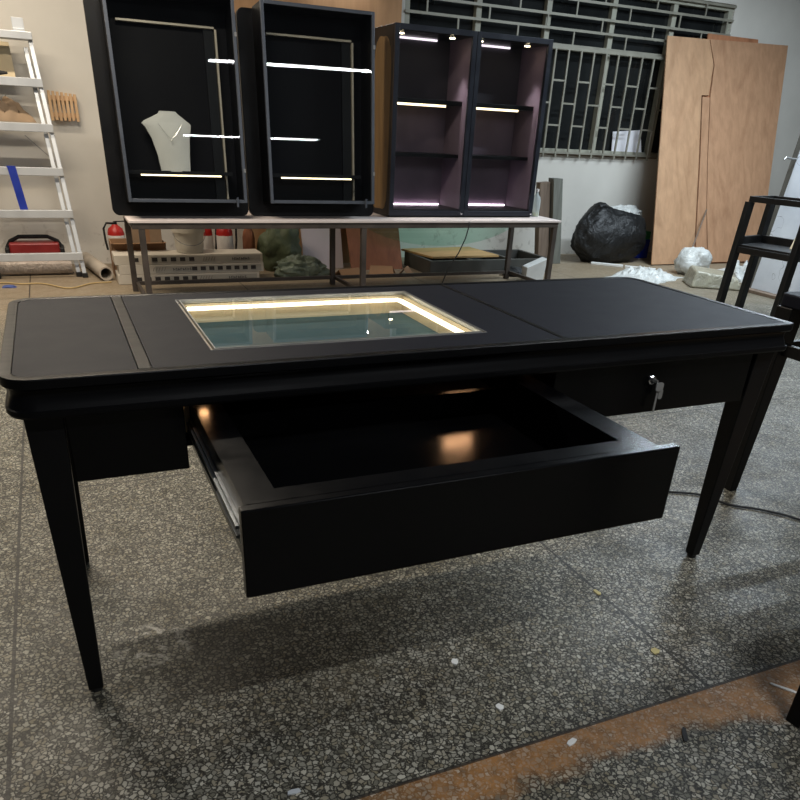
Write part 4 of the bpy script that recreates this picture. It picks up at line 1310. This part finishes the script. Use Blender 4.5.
# white board with marks, grey upright, wooden plinth
tag(build('marked_board', MB().hexa([(6.08, 2.40, 0.03), (6.10, 2.40, 0.03), (6.10, 3.74, 0.03), (6.08, 3.74, 0.03)], [(6.29, 2.40, 1.8), (6.31, 2.40, 1.8), (6.31, 3.74, 1.8), (6.29, 3.74, 1.8)]), M['marked'], None, 0.002), 'tall white board with pencil marks standing behind the black stand', 'board')
tag(build('grey_upright', MB().hexa([(6.13, 3.76, 0.0), (6.18, 3.76, 0.0), (6.18, 3.82, 0.0), (6.13, 3.82, 0.0)], [(6.30, 3.76, 1.8), (6.35, 3.76, 1.8), (6.35, 3.82, 1.8), (6.30, 3.82, 1.8)]), M['grey_angle'], None, 0.003), 'grey angle-iron upright at the edge of the marked white board', 'upright')
hk = MB().tube([(6.17, 3.75, 1.12), (6.09, 3.75, 1.13), (6.07, 3.75, 1.11)], 0.008, 8)
hk.tube([(6.17, 3.75, 1.12), (6.30, 3.75, 1.12)], 0.008, 8)
tag(build('metal_hook', hk, M['alu_dark'], smooth=True), 'small metal hook sticking out of the grey upright', 'hook')
tag(build('wooden_plinth', MB().box(6.0, 6.25, 2.30, 3.75, 0.0, 0.029), M['oldwood'], None, 0.003), 'worn wooden batten under the marked white board', 'batten')

# black bar stands at the right edge (tapered legs)
def bar_stand(label, x, y, rz):
    t = thing('bar_stool', label, 'stool', (x, y, 0), (0, 0, rz), 'black tapered-leg stools at the right edge')
    w = 0.50
    for sx in (0, 1):
        for sy in (0, 1):
            cx, cy = sx * w, -sy * w
            tp_, bt_ = 0.034, 0.0175
            o1 = 0.015
            ix = o1 if sx == 0 else -o1
            iy = -o1 if sy == 0 else o1
            T = [(cx + ix + a * tp_, cy + iy + c_ * tp_, 0.72) for a, c_ in ((-1, -1), (1, -1), (1, 1), (-1, 1))]
            B = [(cx + a * bt_, cy + c_ * bt_, 0.0) for a, c_ in ((-1, -1), (1, -1), (1, 1), (-1, 1))]
            build('leg', MB().hexa(B, T), M['leg_black'], t, 0.003)
    for p, q in (((0.04, -0.012), (w - 0.04, -0.012)), ((0.04, 0.012 - w), (w - 0.04, 0.012 - w)), ((0.012, -0.04), (0.012, 0.04 - w)), ((w - 0.012, -0.04), (w - 0.012, 0.04 - w))):
        build('rail', MB().bar((p[0], p[1], 0.575), (q[0], q[1], 0.575), 0.022, 0.04), M['leg_black'], t, 0.002)
    build('seat', MB().prism(rrect(-0.02, w + 0.02, -0.02 - w, 0.02, 0.03), 0.7205, 0.765), M['leather'], t, 0.006)


bar_stand('black stool with tapered legs close to the right end of the desk', 2.455, 0.42, rad(0))
bar_stand('black stool of which only one foot shows at the lower right edge', 1.590, -0.640, rad(10))

# poster in the window
tag(build('white_sheet', MB().hexa([(5.99, WY + 0.035, 1.0385), (6.42, WY + 0.030, 1.0385), (6.42, WY + 0.034, 1.0385), (5.99, WY + 0.039, 1.0385)], [(5.98, WY + 0.060, 1.27), (6.36, WY + 0.062, 1.30), (6.36, WY + 0.066, 1.30), (5.98, WY + 0.064, 1.27)]), M['paper']), 'white sheet of card standing on the window sill behind the bars', 'card')

# ================================================================== CABLE AND LITTER ON THE FLOOR
cpts = [(1.55, 0.62, 0.006), (1.8, 0.60, 0.006), (2.05, 0.53, 0.006), (2.189, 0.471, 0.006), (2.287, 0.411, 0.006), (2.336, 0.305, 0.006), (2.42, 0.235, 0.006), (2.50, 0.12, 0.006), (2.55, -0.1, 0.006), (2.8, -0.3, 0.006)]
def smooth_pts(P, n=6):
    P = [Vector(p) for p in P]
    out = []
    for i in range(len(P) - 1):
        p0, p1, p2, p3 = P[max(i - 1, 0)], P[i], P[i + 1], P[min(i + 2, len(P) - 1)]
        for k in range(n):
            u = k / n
            out.append(0.5 * ((2 * p1) + (p2 - p0) * u + (2 * p0 - 5 * p1 + 4 * p2 - p3) * u * u + (3 * p1 - p0 - 3 * p2 + p3) * u ** 3))
    out.append(P[-1])
    return out
tag(build('power_cable', MB().tube(smooth_pts(cpts), 0.0045, 8), M['black_rubber'], smooth=True), 'black power cable lying on the floor by the right desk leg', 'cable')


def chip(name, label, x, y, sx, sy, rz, mat, h=0.003):
    p = MB()
    k = [(-1, -0.8), (0.2, -1), (1, -0.5), (0.8, 0.9), (-0.3, 1), (-0.9, 0.5)] if sx < 3 * sy else [(-1, -1), (1, -0.9), (1, 1), (-1, 0.9)]
    p.prism([(a * sx / 2, b_ * sy / 2) for a, b_ in k], 0, h)
    p.xf(Matrix.Translation((x, y, 0.0003)) @ Matrix.Rotation(rz, 4, 'Z'))
    tag(build(name, p, mat), label, 'litter')


chip('paper_scrap', 'yellow paper scrap on the floor near the right front desk leg', 1.448, -0.303, 0.026, 0.022, 0.2, M['yellow'])
chip('paper_scrap', 'white scrap on the floor in front of the open drawer', 0.913, -0.152, 0.022, 0.018, 0.9, M['foam'])
chip('paper_scrap', 'pale scrap on the floor above the rusty band', 0.938, -0.341, 0.018, 0.020, 0.4, M['foam'])
chip('wood_chip', 'tan wood chip on the floor along the slab joint', 1.474, -0.012, 0.014, 0.03, 0.1, M['yellow'])
chip('tape_strip', 'dark strip of tape on the rusty band of the floor', 1.30, -0.577, 0.012, 0.050, -0.62, M['black_rubber'])
chip('white_strip', 'thin white strip on the rusty band near the right edge', 1.662, -0.542, 0.009, 0.07, 0.62, M['foam'])
chip('metal_bit', 'small pale metal plate on the floor at the bottom edge', 0.407, -0.408, 0.028, 0.012, -0.1, M['alu'])
chip('paper_scrap', 'crumbled white scrap lying on the rusty band, lower middle', 1.035, -0.50, 0.03, 0.014, 0.3, M['foam'])
